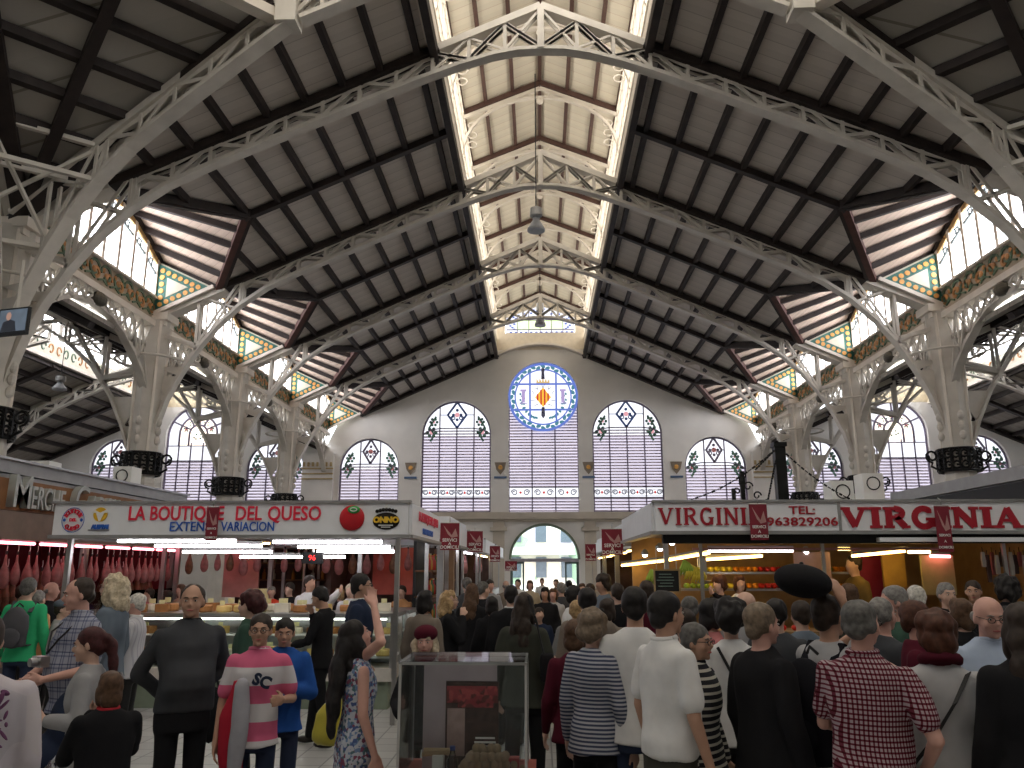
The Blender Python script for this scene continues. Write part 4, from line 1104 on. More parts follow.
for s_, p0, p1, py, sz, dz in (('M', 15, 32, 492, .60, .0), ('ERCHE', 33, 66, 496, .42, 0), ('G', 77, 90, 496, .60, 0), ('ARCIA', 91, 124, 500, .42, 0)):
    a = AX(p0, py, MX+.16); c = AX(p1, py, MX+.16)
    o = text('letter', s_, sz, LET, None, None, .05, off=.004); lo = min(v.co.x for v in o.data.vertices); hi = max(v.co.x for v in o.data.vertices)
    k = (c.y-a.y)/(hi-lo)
    o.data.transform(Matrix.Translation((-MX, -12, 0)) @ face_x((MX+.11, (a.y+c.y)/2, 2.70 if sz > .5 else 2.65)) @ Matrix.Diagonal((k, 1, 1, 1)) @ Matrix.Translation((-(lo+hi)/2, 0, 0))); o.parent = S2
for i in range(7): tube_light((MX+.02, 9.3+.86*i, 2.07), (MX+.02, 9.3+.86*i+.72, 2.07), TUBER, 'pink tube lamp in the row over the hams of the left butcher stall', 'pink tubes of the butcher stall')
for i in range(26):
    y = 9.4+.22*i; place_ham(HP, (MX+.05+random.uniform(-.03, .03), y, 1.93), random.uniform(-.6, .6), random.uniform(.62, .72), 'cured ham in red-lit pink hanging from the front rail of the left butcher stall', 'hams on the front rail')
for i in range(24):
    y = 9.5+.24*i; place_ham(HB, (MX-.35+random.uniform(-.05, .05), y, 1.72), random.uniform(-.6, .6), random.uniform(.8, .95), 'brown cured ham in the lower row of the left butcher stall', 'hams in the lower row')
fan_ = []
for i, (px, py, Y) in enumerate([(47, 457, 13.), (127, 478, 13.8), (838, 487, 12.2), (868, 477, 13.)]):
    p = at(px, py, Y); zb = 3.13 if px < 500 else 2.53; hh = .34 if px < 500 else (.48 if px < 850 else .68)
    A = empty('air_cooler', (p.x, Y, zb), label='white air cooler box on a stall roof, %s' % ['leftmost, under the aisle truss', 'beside the nearest left column', 'between the two right-hand columns', 'beside the nearest right column'][i], cat='air cooler', group='air coolers on the stall roofs')
    MB().box((0, 0, hh/2), (.32, .36, hh)).build('casing', WHITE, A); MB().tube([(.1*cos(k*pi/8), -.185, hh-.16+.1*sin(k*pi/8)) for k in range(17)], .010, 5).build('fan_grille', BLACK, A)
# hams stall seen through the cheese stall
S3 = empty('butcher_stall', (-4, 16.5, 0), label='reddish stall hung with hams, seen through the cheese stall', cat='market stall')
def b3(n, c, d, mm): return MB().box((c[0]+4, c[1]-16.5, c[2]), d).build(n, mm, S3)
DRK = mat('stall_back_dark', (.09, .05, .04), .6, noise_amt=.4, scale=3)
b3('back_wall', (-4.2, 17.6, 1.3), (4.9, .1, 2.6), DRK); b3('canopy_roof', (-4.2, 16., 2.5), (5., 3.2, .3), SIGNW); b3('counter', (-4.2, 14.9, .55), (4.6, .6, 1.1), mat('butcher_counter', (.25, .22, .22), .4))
for x in (-6.6, -4.9, -3.3, -1.75): b3('post', (x, 14.5, 1.2), (.07, .07, 2.4), STEEL)
for z in (1.5, 1.85, 2.15): b3('shelf', (-4.2, 17.35, z), (4.7, .35, .03), mat('shelf_wood', (.2, .1, .05), .6))
b3('red_panel', (-2.9, 15.9, 1.7), (.9, .05, .9), mat('poster_red', (.45, .12, .09), .6)); b3('pink_panel', (-5.9, 15.8, 1.7), (.7, .05, 1.0), mat('poster_pink', (.45, .26, .24), .6))
for i in range(5): tube_light((-6.3+.95*i, 15.2, 2.2), (-5.6+.95*i, 15.2, 2.2), TUBER if i in (0, 2, 3) else TUBEY, 'coloured tube lamp in the ham stall behind the cheese stall', 'tubes of the ham stall')
for i in range(20): place_ham(HP if i % 3 else HB, (-6.5+.25*i, 14.8+random.uniform(-.05, .05), 2.1), random.uniform(-.5, .5), random.uniform(.6, .8), 'cured ham hanging in the stall behind the cheese stall', 'hams behind the cheese stall')
JARS = [mat('jar_%s' % n, c, .25) for n, c in (('amber', (.45, .20, .04)), ('dark', (.05, .03, .03)), ('cream', (.55, .50, .40)), ('green', (.08, .15, .05)), ('red', (.40, .04, .03)))]
def jar(loc, m, h, label, group, nm='bottle'):
    o = MB().lathe([(.035, 0), (.04, .02), (.04, h*.6), (.018, h*.78), (.016, h)], 10).build(nm, m, None, True, loc)
    MB().lathe([(.018, h), (.018, h+.025)], 8).build('cap', random.choice(JARS), o); tag(o, label, nm, group); return o
for z in (1.515, 1.865):
    x = -6.4
    while x < -1.9: jar((x, 17.35, z), random.choice(JARS), random.uniform(.18, .27), 'bottle on the back shelves of the stall behind the cheese stall', 'bottles on the far shelves'); x += .21
# ---------------- left row going back
FAB = [(12.95, 16.6), (17.4, 21.6), (22.4, 27.2), (28., 33.2)]
for i, (a, c) in enumerate(FAB):
    n = ['first', 'second', 'third', 'fourth'][i]
    if i == 0:
        S4 = empty('market_stall', (-1.66, a, 0), label='dark wood-framed stall just behind the cheese stall on the passage', cat='market stall')
        def b4(nn, cc, d, mm): return MB().box((cc[0]+1.66, cc[1]-a, cc[2]), d).build(nn, mm, S4)
        b4('signboard', (-1.66, 13.9, 2.3), (.07, 1.2, .36), SIGNW); b4('post', (-1.68, 13., 1.1), (.1, .12, 2.2), ALU); b4('post', (-1.68, 14.6, 1.1), (.1, .2, 2.2), mat('brown_post', (.25, .15, .09), .6))
        b4('shelf_back', (-2.1, 13.8, 1.3), (.05, 1.5, 2.2), BLACK)
        for z in (.9, 1.3, 1.7): b4('shelf', (-1.95, 13.8, z), (.3, 1.5, .03), mat('shelf_wood', (.2, .1, .05), .6))
        for z in (.916, 1.316, 1.716):
            for k in range(6): jar((-1.9, 13.2+.22*k, z), random.choice(JARS), .24, 'bottle on the dark shelves at the corner of the passage', 'bottles on the corner shelves')
        a = 15.0
    S4, b4 = canopy('market_stall', -5., -1.62, a, c, 2.15, 2.52, '%s stall of the left row along the passage, white signboard overhead' % n, group=None)
    oxx, oyy = -3.31, (a+c)/2
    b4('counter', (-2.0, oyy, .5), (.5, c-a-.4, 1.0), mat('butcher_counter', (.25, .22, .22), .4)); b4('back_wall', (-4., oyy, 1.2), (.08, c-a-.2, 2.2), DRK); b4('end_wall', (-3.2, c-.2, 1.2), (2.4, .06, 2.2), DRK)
    y = a+.3; q = 0
    while y+.9 < c:
        tube_light((-1.85, y, 2.1), (-1.85, y+.8, 2.1), [TUBEY, TUBE, TUBEY, TUBE][i] if q % 2 else TUBE, 'tube lamp under the %s left stall of the passage' % n, 'tubes of the %s left stall' % n); y += 1.2; q += 1
    if i in (1, 2):
        for k in range(8): place_ham(HP, (-1.9, a+.4+.3*k, 2.05), pi/2, .7, 'ham hanging at the %s left stall beside the passage' % n, 'hams of the %s left stall' % n)
# ---------------- VIRGINIA
VX0, VX1, VY0, VY1 = 1.30, 6.4, 9.9, 13.6
S, b = canopy('fruit_stall', VX0, VX1, VY0, VY1, 2.18, 2.53, 'fruit stall with white signboards lettered in dark red, right of the passage', group=None)
ox, oy = (VX0+VX1)/2, (VY0+VY1)/2
DR = mat('virginia_red', (.36, .015, .03), .5, noise_amt=.03)
GY = [0]
def glyph(mb, ch, x, z, w, h, t, y, ser):
    """slab-serif capitals built from strokes"""
    def yy(): GY[0] = (GY[0]+1) % 9; return y-.0015*GY[0]
    def st(x0, z0, x1, z1, tt=t): q = yy(); mb.bar((x+x0*w, q, z+z0*h), (x+x1*w, q, z+z1*h), tt, .012, (0, 1, 0))
    def se(x0, z0, k=1.): mb.box((x+x0*w, yy(), z+z0*h), (t*ser*k, .012, t*.42 if ser < 2.6 else t*.36))
    def arc(cx, cz, rx, rz, a0, a1, n=14):
        P = [(x+(cx+rx*cos(radians(a0+(a1-a0)*k/n)))*w, y, z+(cz+rz*sin(radians(a0+(a1-a0)*k/n)))*h) for k in range(n+1)]
        mb.sweep(P, .012, t*.9, side=(0, 1, 0))
    if ch == 'V': st(.12, .97, .5, .05); st(.88, .97, .5, .05, t*.6); se(.12, .97); se(.88, .97)
    if ch == 'I': st(.5, 0, .5, 1, t*1.1); se(.5, .97, 1.2); se(.5, .03, 1.2)
    if ch == 'R': st(.18, 0, .18, 1); arc(.45, .74, .32, .22, 90, -90); st(.18, .96, .45, .96, t*.5); st(.18, .52, .45, .52, t*.5); st(.5, .5, .85, .03); se(.18, .03); se(.88, .03, .8); se(.14, .97, .8)
    if ch == 'G': arc(.52, .5, .38, .46, 50, 320, 20); st(.84, .02, .84, .42); se(.82, .42); st(.78, .72, .78, .95, t*.5)
    if ch == 'N': st(.14, 0, .14, 1, t*.7); st(.86, 0, .86, 1, t*.7); st(.16, .95, .84, .05); se(.14, .03, .9); se(.12, .97, .8); se(.86, .97, .9)
    if ch == 'A': st(.10, .03, .5, .98, t*.6); st(.5, .98, .88, .03); st(.26, .35, .74, .35, t*.45); se(.1, .03); se(.9, .03)
def word(s_, p0, p1, ytop, ybot, t, ser, name='lettering', Y=VY0-.045):
    a = at(p0, (ytop+ybot)/2, Y); c = at(p1, (ytop+ybot)/2, Y); zt_ = at(p0, ytop, Y).z; zb = at(p0, ybot, Y).z
    adv = (c.x-a.x)/sum(.55 if ch == 'I' else 1. for ch in s_); x = a.x
    for ch in s_:
        w = adv*(.55 if ch == 'I' else 1.); mb = MB(); glyph(mb, ch, x-ox+w*.06, zb, w*.88, zt_-zb, t, Y-oy, ser); mb.build('letter', DR, S); x += w
word('VIRGINIA', 658, 764, 508, 525, .036, 1.7); word('VIRGINIA', 841, 1021, 508, 527.5, .08, 1.55)
put2 = lambda s_, a, c, y, sz: put(s_, a, c, y, sz, DR, VY0-.045, .002)
put2('TEL:', 789, 815, 510.5, .13); put2('963829206', 767, 838, 522, .14)
b('seam', (at(838, 515, VY0).x, VY0-.04, 2.35), (.03, .03, .37), ALU)
b('valance', ((VX0+VX1)/2, VY0+.12, 2.1), (VX1-VX0-.2, .1, .12), BLACK)
b('blind_box', (5.1, VY0-.0, 2.08), (2.3, .1, .05), SIGNW)
b('back_wall', ((VX0+VX1)/2, VY1-.2, 1.2), (VX1-VX0-.2, .08, 2.2), mat('fruit_back', (.45, .28, .12), .6)); b('end_wall', (VX1-.15, 12.1, 1.2), (.06, 2.6, 2.2), mat('fruit_back', (.45, .28, .12), .6))
b('counter', (3.6, 10.5, .5), (3.9, .6, 1.), mat('fruit_counter', (.25, .16, .08), .6)); b('counter', (1.75, 12.1, .5), (.5, 2.6, 1.), mat('fruit_counter', (.25, .16, .08), .6))
for z in (1.45, 1.68): b('fruit_shelf', (3.2, 12.0, z), (2.6, .5, .03), STEEL)
b('magenta_curtain', (at(868, 570, 11.6).x, 11.6, 1.6), (.36, .04, .85), MAG); b('pale_panel', (at(938, 575, 10.9).x, 10.9, 1.66), (.42, .04, .5), mat('pale_yellow', (.45, .40, .18), .6)); b('pink_poster', (at(813, 572, 11.2).x, 11.2, 1.78), (.48, .03, .36), mat('poster_pink2', (.5, .33, .28), .6))
b('gold_panel', (at(893, 562, 11.3).x, 11.3, 1.75), (.3, .04, .5), mat('gold', (.5, .3, .06), .6))
for x in (1.9, 3.4, 5.6): b('frame_post', (x, 10.25, 1.6), (.04, .04, 1.1), STEEL)
b('frame_rail', (3.4, 10.25, 1.98), (3.2, .03, .03), mat('pink_rail', (.5, .25, .25), .4))
for i, (p0, y0_, p1, y1_, Y0_, Y1_, m_, nm) in enumerate([(708, 550.5, 793, 550.5, 10.3, 10.3, TUBE, 'front white'), (709, 553, 663, 561, 10.4, 12.4, TUBEY, 'left slanting'), (662, 561, 622, 565.5, 12.5, 13.4, TUBEY, 'far left'), (706, 559.5, 762, 556, 11.5, 10.9, TUBEY, 'middle'), (852, 556, 905, 551, 10.9, 10.9, TUBEY, 'right'), (838, 549, 850, 549, 11, 11, TUBEY, 'small right'), (908, 552, 930, 552, 10.6, 10.6, TUBEY, 'far right'), (930, 556, 950, 556.5, 10.8, 10.8, TUBER, 'rightmost pinkish')]):
    tube_light(at(p0, y0_, Y0_), at(p1, y1_, Y1_), TUBE if m_ == TUBE else m_, '%s tube lamp under the roof of the fruit stall' % nm, 'tubes of the fruit stall')
for i, (px, py) in enumerate([(672, 543), (660, 549), (806, 552), (645, 555)]):
    p = at(px, py, 10.2+.5*i); L_ = empty('spot_lamp', p, label='small bright spot lamp under the fruit stall roof, %s' % ['above the blackboard', 'left of the blackboard', 'over the pink poster', 'leftmost'][i], cat='lamp', group='spot lamps of the fruit stall')
    MB().lathe([(.02, .08), (.05, .04), (.055, 0)], 12).build('shade', STEEL, L_); MB().ell((0, 0, 0), (.035, .035, .03), 10, 7).build('bulb', TUBE, L_)
FR = {'lemon': (.80, .62, .05), 'orange': (.80, .28, .02), 'green_apple': (.35, .50, .05), 'tomato': (.60, .03, .02), 'melon': (.45, .45, .10), 'pepper': (.50, .02, .02)}
frm = {k: mat('fruit_'+k, v, .35) for k, v in FR.items()}
FP = {}
def fruit(kind, loc, label, group):
    if kind not in FP:
        o = MB().ell((0, 0, .036), (.042, .038, .037), 10, 7).build(kind, frm[kind], None, True); MB().tube([(0, 0, .07), (.004, 0, .085)], .004, 5).build('stem', mat('stem', (.1, .12, .03), .7), o); FP[kind] = o
    else: o = copy_tree(FP[kind])
    o.location = loc; o.rotation_euler = (0, 0, random.uniform(0, 6)); tag(o, label, kind.replace('_', ' '), group)
for z, nm in ((1.697, 'upper'), (1.467, 'lower')):
    for r in range(2):
        for k in range(27):
            x = 2.0+.088*k; kind = ['green_apple', 'lemon', 'orange', 'tomato', 'lemon', 'green_apple', 'orange'][min(6, k//4)]
            fruit(kind, (x, 11.84+.09*r, z+.0), '%s on the %s shelf at the back of the fruit stall' % (kind.replace('_', ' '), nm), '%ss on the %s fruit shelf' % (kind.replace('_', ' '), nm))
for k in range(26):
    kind = random.choice(list(FR)); fruit(kind, (1.9+.14*k, 10.35, 1.0), '%s lying on the front counter of the fruit stall' % kind.replace('_', ' '), '%ss on the fruit counter' % kind.replace('_', ' '))
# bunches of bananas
BAN = mat('banana', (.75, .60, .06), .45); BANG = mat('banana_green', (.35, .50, .06), .45)
for i, (px, py, m_, nm) in enumerate([(690, 571, BAN, 'yellow, right of the blackboard'), (697, 574, BAN, 'yellow, lowest beside the scale'), (684, 567, BANG, 'greenish yellow, just above the blackboard'), (651, 576, BANG, 'green, left of the blackboard')]):
    p = at(px, py, 10.3); B_ = empty('banana_bunch', p, label='hanging bunch of bananas, '+nm, cat='bananas', group='hanging banana bunches')
    for k in range(6):
        a = -.8+.32*k; MB().tube([(0, 0, .08), (.05*sin(a)+.02, -.03, .04), (.10*sin(a)+.02, -.05, -.03), (.11*sin(a), -.03, -.10)], [.01, .018, .02, .008], 7).build('banana', m_, B_, True)
p = at(667, 581, 10.0); BB = empty('blackboard', p, label='small black chalkboard with wooden frame hanging at the fruit stall', cat='blackboard')
MB().box((0, 0, 0), (.29, .015, .25)).build('board', BLACK, BB); f_ = MB()
for s_ in (-1, 1): f_.box((s_*.15, -.005, 0), (.018, .03, .28)); f_.box((0, -.005, s_*.13), (.3, .03, .018))
f_.build('frame', mat('frame_wood', (.35, .25, .12), .6), BB); c_ = MB()
for k in range(5): c_.box((-.02+.01*(k % 2), -.01, .08-.035*k), (.15+.03*(k % 3), .003, .007))
c_.build('chalk_mark', mat('chalk', (.25, .35, .30), .9), BB)
MB().bar((-.12, 0, .12), (-.12, 0, .42), .01, .01).bar((.12, 0, .12), (.12, 0, .42), .01, .01).build('hanger', STEEL, BB)
p = at(702, 568, 10.35); SC_ = empty('hanging_scale', p, label='steel weighing scale between the bananas and the fruit shelves', cat='scale'); MB().box((0, 0, 0), (.10, .08, .24)).build('housing', STEEL, SC_); MB().lathe([(.02, -.2), (.1, -.16), (.11, -.15)], 14).build('pan', STEEL, SC_); MB().bar((0, 0, .1), (0, 0, .35), .015, .015).build('hook', STEEL, SC_)
# bags and cloths hung at the right end
for i in range(13):
    p = at(983+4.6*i, 552+3*(i % 2), 10.3+.07*(i % 3)); L_ = .18+.05*((i*7) % 4); o = MB().prism([(-.016, 0, 0), (.016, 0, 0), (.026, 0, -L_*.6), (.02, 0, -L_), (-.022, 0, -L_), (-.026, 0, -L_*.5)], (0, .03, 0)).build('hanging_bag', [mat('bag_white', (.5, .48, .46), .7), mat('bag_dark', (.06, .04, .04), .7), mat('bag_rose', (.35, .12, .12), .7)][i % 3], None, False, p)
    MB().bar((0, .015, 0), (0, .015, .06), .006, .006).build('handle', BLACK, o)
    tag(o, 'thin bag hanging in the row under the right end of the fruit stall', 'bag', 'bags hanging at the right end')
# stalls behind, right row
for i, (a, c) in enumerate([(14.4, 18.4), (19.2, 24.), (24.8, 31.5)]):
    n = ['first', 'second', 'third'][i]
    S5, b5 = canopy('market_stall', 1.45+.15*i, 5.2, a, c, 2.18, 2.54, '%s stall of the right row behind the fruit stall, along the passage' % n)
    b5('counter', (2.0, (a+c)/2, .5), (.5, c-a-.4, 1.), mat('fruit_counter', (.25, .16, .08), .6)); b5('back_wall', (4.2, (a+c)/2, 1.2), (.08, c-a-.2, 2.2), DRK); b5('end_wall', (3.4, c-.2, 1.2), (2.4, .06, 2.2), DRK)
    y = a+.3
    while y+.9 < c: tube_light((1.8+.15*i, y, 2.1), (1.8+.15*i, y+.8, 2.1), TUBEY, 'yellow tube lamp under the %s right stall of the passage' % n, 'tubes of the %s right stall' % n); y += 1.2
# right-hand block with grey parapet
S6 = empty('market_stall', (7.1, 12, 0), label='grey-roofed stall block on the far right behind the fruit stall', cat='market stall')
def b6(n, c, d, mm): return MB().box((c[0]-7.1, c[1]-12, c[2]), d).build(n, mm, S6)
b6('parapet', (7.15, 13., 3.13), (.25, 7.2, .2), ALU); b6('fascia', (7.1, 13., 2.8), (.1, 7., .4), BLACK); b6('fascia_lower', (7.1, 13., 2.5), (.12, 7., .2), WOODP); b6('canopy_roof', (8.5, 13., 3.0), (2.8, 7., .08), ALU)
b6('back_wall', (9.8, 13., 1.4), (.1, 7., 2.8), DRK); b6('counter', (7.2, 13., .5), (.6, 6.8, 1.), mat('butcher_counter', (.25, .22, .22), .4))
for y in (9.8, 13., 16.2): b6('post', (7.1, y, 1.2), (.1, .1, 2.4), STEEL)
for i in range(5): tube_light((7.15, 10+1.2*i, 2.35), (7.15, 10.9+1.2*i, 2.35), TUBER, 'pink tube lamp in the stall block on the far right', 'tubes of the far right block')
for i in range(14): place_ham(HB, (7.0, 9.9+.3*i, 2.25), pi/2, .75, 'ham hanging in the stall block on the far right', 'hams on the far right')
# ironwork on the fruit stall roof
I_ = empty('roof_mast', (at(781, 480, 11.6).x, 11.6, 2.53), label='black iron mast with chains on the roof of the fruit stall', cat='mast')
hz = at(781, 445, 11.6).z-2.53
MB().box((0, 0, hz/2), (.15, .15, hz)).box((0, 0, hz), (.19, .19, .06)).build('mast', IRON, I_)
for (px, py, nm) in ((690, 500, 'l'), (755, 470, 'm'), (862, 504, 'r'), (768, 500, 'q')):
    q = at(px, py, 11.4)-I_.location; a = Vector((0, 0, hz-.02)); ch = MB(); n = 22
    for k in range(n):
        f0 = k/n; sag = -.10*4*f0*(1-f0) if nm in 'lr' else 0; p = a.lerp(q, f0)+Vector((0, 0, sag)); f1 = (k+.8)/n; sg2 = -.10*4*f1*(1-f1) if nm in 'lr' else 0; p2 = a.lerp(q, f1)+Vector((0, 0, sg2))
        ch.bar(p, p2, .026 if k % 2 else .012, .012 if k % 2 else .026)
    ch.build('chain', IRON, I_)
O_ = empty('iron_ornament', (at(742, 480, 11.5).x, 11.5, 2.53), label='black wrought-iron scroll ornament left of the mast on the fruit stall roof', cat='ironwork')
o_ = MB().box((0, 0, .28), (.06, .06, .56)).box((-.13, 0, .16), (.05, .05, .32)).box((.3, 0, .03), (.7, .03, .03)); o_.build('frame', IRON, O_)
o_ = MB()
for (cx, cz, r_, h_) in ((.08, .35, .07, 1), (-.08, .28, .05, -1), (.2, .22, .06, 1), (.02, .5, .05, -1), (.33, .12, .05, 1)): o_.tube([(cx+h_*r_*(1-.06*k)*cos(k*.6), 0, cz+r_*(1-.06*k)*sin(k*.6)) for k in range(12)], .012, 5)
o_.ell((.0, 0, .42), (.05, .04, .1), 8, 6); o_.build('scroll', IRON, O_)
# ---------------- burgundy hanging banners
def banner(px, py0, py1, Y, w, label, rz=0., two=False):
    p = at(px, py0, Y); h = p.z-at(px, py1, Y).z
    B_ = empty('hanging_banner', (p.x, Y, p.z), rz, label=label, cat='banner', group='burgundy hanging banners')
    MB().box((0, 0, -h/2), (w, .012, h)).build('cloth', BURG, B_)
    MB().prism([(-w*.35, -.008, -h*.08), (w*.1, -.008, -h*.45), (w*.3, -.008, -h*.2), (w*.42, -.008, -h*.5), (w*.1, -.008, -h*.55), (-w*.1, -.008, -h*.42)], (0, .002, 0)).build('wave_motif', mat('banner_pale', (.45, .25, .24), .7), B_)
    for s_, q, k in (('SERVICI', .64, .17), ('A', .77, .12), ('DOMICILI', .9, .17)):
        text('lettering', s_, w*.23, WHITE, B_, Matrix.Translation((0, -.009, -h*q)) @ Matrix.Rotation(pi/2, 4, 'X'), .001, off=.001)
    MB().tube([(-w*.5, 0, 0), (w*.5, 0, 0)], .008, 6).tube([(0, 0, 0), (0, 0, .07), (.0, .06, .1)], .006, 5).build('hanger', STEEL, B_)
banner(213.5, 507, 541, 9.45, .14, 'burgundy banner hanging in front of the white cheese stall sign')
banner(450, 523, 550, 12.8, .30, 'burgundy banner at the corner behind the cheese stall, largest in the passage', .15)
banner(475, 531, 552, 16.8, .33, 'burgundy banner second along the left side of the passage', .2)
banner(495, 546, 562, 22, .28, 'small burgundy banner third along the left side of the passage')
banner(511, 561, 571, 26, .38, 'farthest burgundy banner on the left, near the door')
banner(590.5, 544, 561, 23, .30, 'small burgundy banner near the right side of the far door')
banner(612, 529, 555, 13.9, .36, 'crumpled burgundy banner left of the fruit stall sign', -.2)
banner(757.5, 504, 540, 9.75, .21, 'burgundy banner over the end of the first fruit stall sign')
banner(941, 506, 552, 9.75, .17, 'burgundy banner hanging over the bold right-hand fruit stall sign')
# ---------------- glass case in the foreground
GC = empty('display_case', (-.52, 4.8, 0), label='clear glass display case with a red poster in the foreground passage', cat='display case')
GCM = glassmat('case_glass', (.92, .95, .96), .28, .05)
W2, D2 = .68, .50
for n_, c_, d_ in (('glass_front', (0, -D2/2, .95), (W2, .008, .6)), ('glass_back', (0, D2/2, .95), (W2, .008, .6)), ('glass_side', (-W2/2, 0, .95), (.008, D2, .6)), ('glass_side', (W2/2, 0, .95), (.008, D2, .6)), ('glass_top', (0, 0, 1.25), (W2+.02, D2+.02, .012))):
    MB().box(c_, d_).build(n_, GCM, GC)
ed = MB()
for sx_ in (-1, 1):
    for sy_ in (-1, 1): ed.bar((sx_*W2/2, sy_*D2/2, .65), (sx_*W2/2, sy_*D2/2, 1.25), .014, .014)
    ed.bar((sx_*W2/2, -D2/2, 1.245), (sx_*W2/2, D2/2, 1.245), .014, .014); ed.bar((-W2/2, sx_*D2/2, 1.245), (W2/2, sx_*D2/2, 1.245), .014, .014)
ed.build('edge', mat('glass_edge', (.42, .42, .42), .2), GC)
MB().box((0, 0, .63), (W2+.1, D2+.1, .04)).build('base', mat('case_base', (.4, .12, .1), .5), GC); MB().box((0, 0, .3), (W2, D2, .6)).build('plinth', mat('case_plinth', (.18, .08, .07), .6), GC)
PB = empty('poster_board', (-.50, 4.78, .65), label='dark poster with red heading leaning inside the glass case', cat='poster')
MB().box((-.06, .06, .28), (.42, .01, .56)).build('mount', mat('mount_mauve', (.42, .34, .36), .6), PB)
MB().box((.01, .04, .235), (.30, .01, .47)).build('sheet', mat('poster_dark', (.05, .022, .018), .5, noise_amt=.6, scale=22), PB)
MB().box((.01, .033, .40), (.29, .004, .09)).box((.03, .033, .345), (.2, .004, .03)).build('red_heading', blotch('heading_red', (.28, .02, .03), [(.4, .05, .05), (.12, .01, .01)], 40, .5), PB)
MB().box((-.08, .033, .2), (.1, .004, .25)).build('poster_figure', mat('poster_skin', (.36, .24, .22), .6, noise_amt=.2, scale=14), PB)
l_ = MB()
for k, w_ in enumerate((.11, .12, .075, .12)): l_.box((.085, .032, .17-.022*k), (w_, .003, .010))
l_.build('print_line', WHITE, PB)
NUT = mat('walnut', (.36, .26, .17), .6, noise_amt=.2, scale=20); np_ = None; random.seed(5)
for lay in range(4):
    for k in range(10-2*lay):
        for r in range(2 if lay < 3 else 1):
            o = (MB().ell((0, 0, 0), (.026, .025, .027), 12, 8).build('walnut', NUT, None, True) if np_ is None else np_.copy())
            if np_ is None: np_ = o
            else: COL.objects.link(o)
            o.location = (-.54+.028*lay+(k-0)*.038+random.uniform(-.006, .006), 4.70-.04*r+random.uniform(-.005, .005), .68+lay*.036); tag(o, 'round pale nut in the heap at the foot of the poster in the glass case', 'nut', 'heap of nuts in the glass case')
bt_ = MB().lathe([(.028, 0), (.03, .02), (.03, .1), (.014, .135), (.013, .15)], 14).build('water_bottle', glassmat('bottle_clear', (.8, .85, .9), .3), None, True, (-.575, 4.6, .65)); MB().lathe([(.015, .15), (.015, .17)], 10).build('cap', mat('cap_blue', (.03, .06, .25), .4), bt_); tag(bt_, 'small clear water bottle with a dark blue cap in the glass case', 'bottle')
for i, (x, y, z, rz_, m_, nm) in enumerate([(-.78, 4.62, .66, .3, 'red', 'left'), (-.72, 4.6, .675, -.4, 'white', 'white, left'), (-.22, 4.6, .66, .1, 'red', 'right'), (-.30, 4.62, .67, .5, 'pink', 'pink, right')]):
    o = MB().box((0, 0, 0), (.14, .09, .012), rx=.3).build('leaflet', {'red': RED, 'white': WHITE, 'pink': mat('leaflet_pink', (.5, .2, .2), .6)}[m_], None, False, (x, y, z)); o.rotation_euler = (0, 0, rz_); tag(o, 'folded %s leaflet at the bottom of the glass case, %s' % (m_, nm), 'leaflet')
o = MB().box((0, 0, .05), (.1, .06, .1)).build('small_box', mat('box_red', (.45, .08, .08), .5), None, False, (-.27, 4.68, .65)); MB().box((0, -.032, .05), (.06, .004, .06)).build('box_label', mat('box_dark', (.08, .05, .05), .5), o); tag(o, 'small red box at the right of the nuts in the glass case', 'box')
o = MB().tube([(-.09, 0, 0), (.09, .01, .01)], .012, 7).tube([(-.08, 0, .022), (.08, -.01, .024)], .012, 7).tube([(-.08, .015, .01), (.07, .03, .012)], .012, 7).build('breadstick_bundle', mat('breadstick', (.5, .36, .22), .7), None, False, (-.66, 4.68, .76)); MB().box((0, 0, -.05), (.06, .06, .10)).build('stand', WHITE, o); tag(o, 'bundle of pale breadsticks left of the nuts in the glass case', 'breadsticks')
# ---------------- television, pendant lamps
TV = empty('television', at(14, 322, 13.2), radians(-14), label='flat television showing a man in a suit, hung high at the left edge', cat='television')
MB().box((0, 0, 0), (.66, .06, .50)).build('frame', BLACK, TV)
MB().box((0, -.032, .02), (.60, .006, .40)).build('screen', emit('screen_blue', (.10, .13, .17), .6, .4, 3), TV)
MB().prism([(-.24, -.038, -.18), (.1, -.038, -.18), (.06, -.038, 0), (-.05, -.038, .04), (-.2, -.038, 0)], (0, .003, 0)).build('screen_suit', emit('screen_dark', (.01, .012, .02), .4), TV)
MB().prism([(-.09+.055*cos(k*pi/8), -.04, .10+.075*sin(k*pi/8)) for k in range(16)], (0, .002, 0)).build('screen_face', emit('screen_skin', (.35, .2, .15), .6), TV)
MB().bar((0, .03, .2), (-.1, .1, 1.2), .05, .05).build('bracket', PAINT, TV)
def pendant(px, y0, y1, Y, ztop, label):
    a = at(px, y0, Y); c = at(px, y1, Y); h = a.z-c.z; L_ = empty('pendant_lamp', (a.x, Y, a.z), label=label, cat='lamp', group='pendant lamps')
    MB().lathe([(.04, 0), (.16, -.02), (.17, -h*.35), (.12, -h*.42)], 14).build('canister', ALU, L_); MB().lathe([(.08, -h*.42), (.10, -h*.55), (.24, -h*.92), (.24, -h)], 16).build('shade', mat('lamp_grey', (.25, .26, .28), .4), L_); MB().ell((0, 0, -h*.9), (.16, .16, .05), 12, 6).build('diffuser', mat('diffuser', (.5, .5, .5), .3), L_)
    MB().tube([(0, 0, 0), (0, 0, ztop-a.z)], .015, 6).build('cable', BLACK, L_)
pendant(536, 208, 231, 20., 15.3, 'nearest grey pendant lamp hanging on a cable below the roof lantern')
pendant(540, 303, 326, 33., 15.3, 'farther grey pendant lamp just above the round window'); pendant(61, 376, 390, 26., 9.2, 'pale pendant lamp under the left aisle roof')
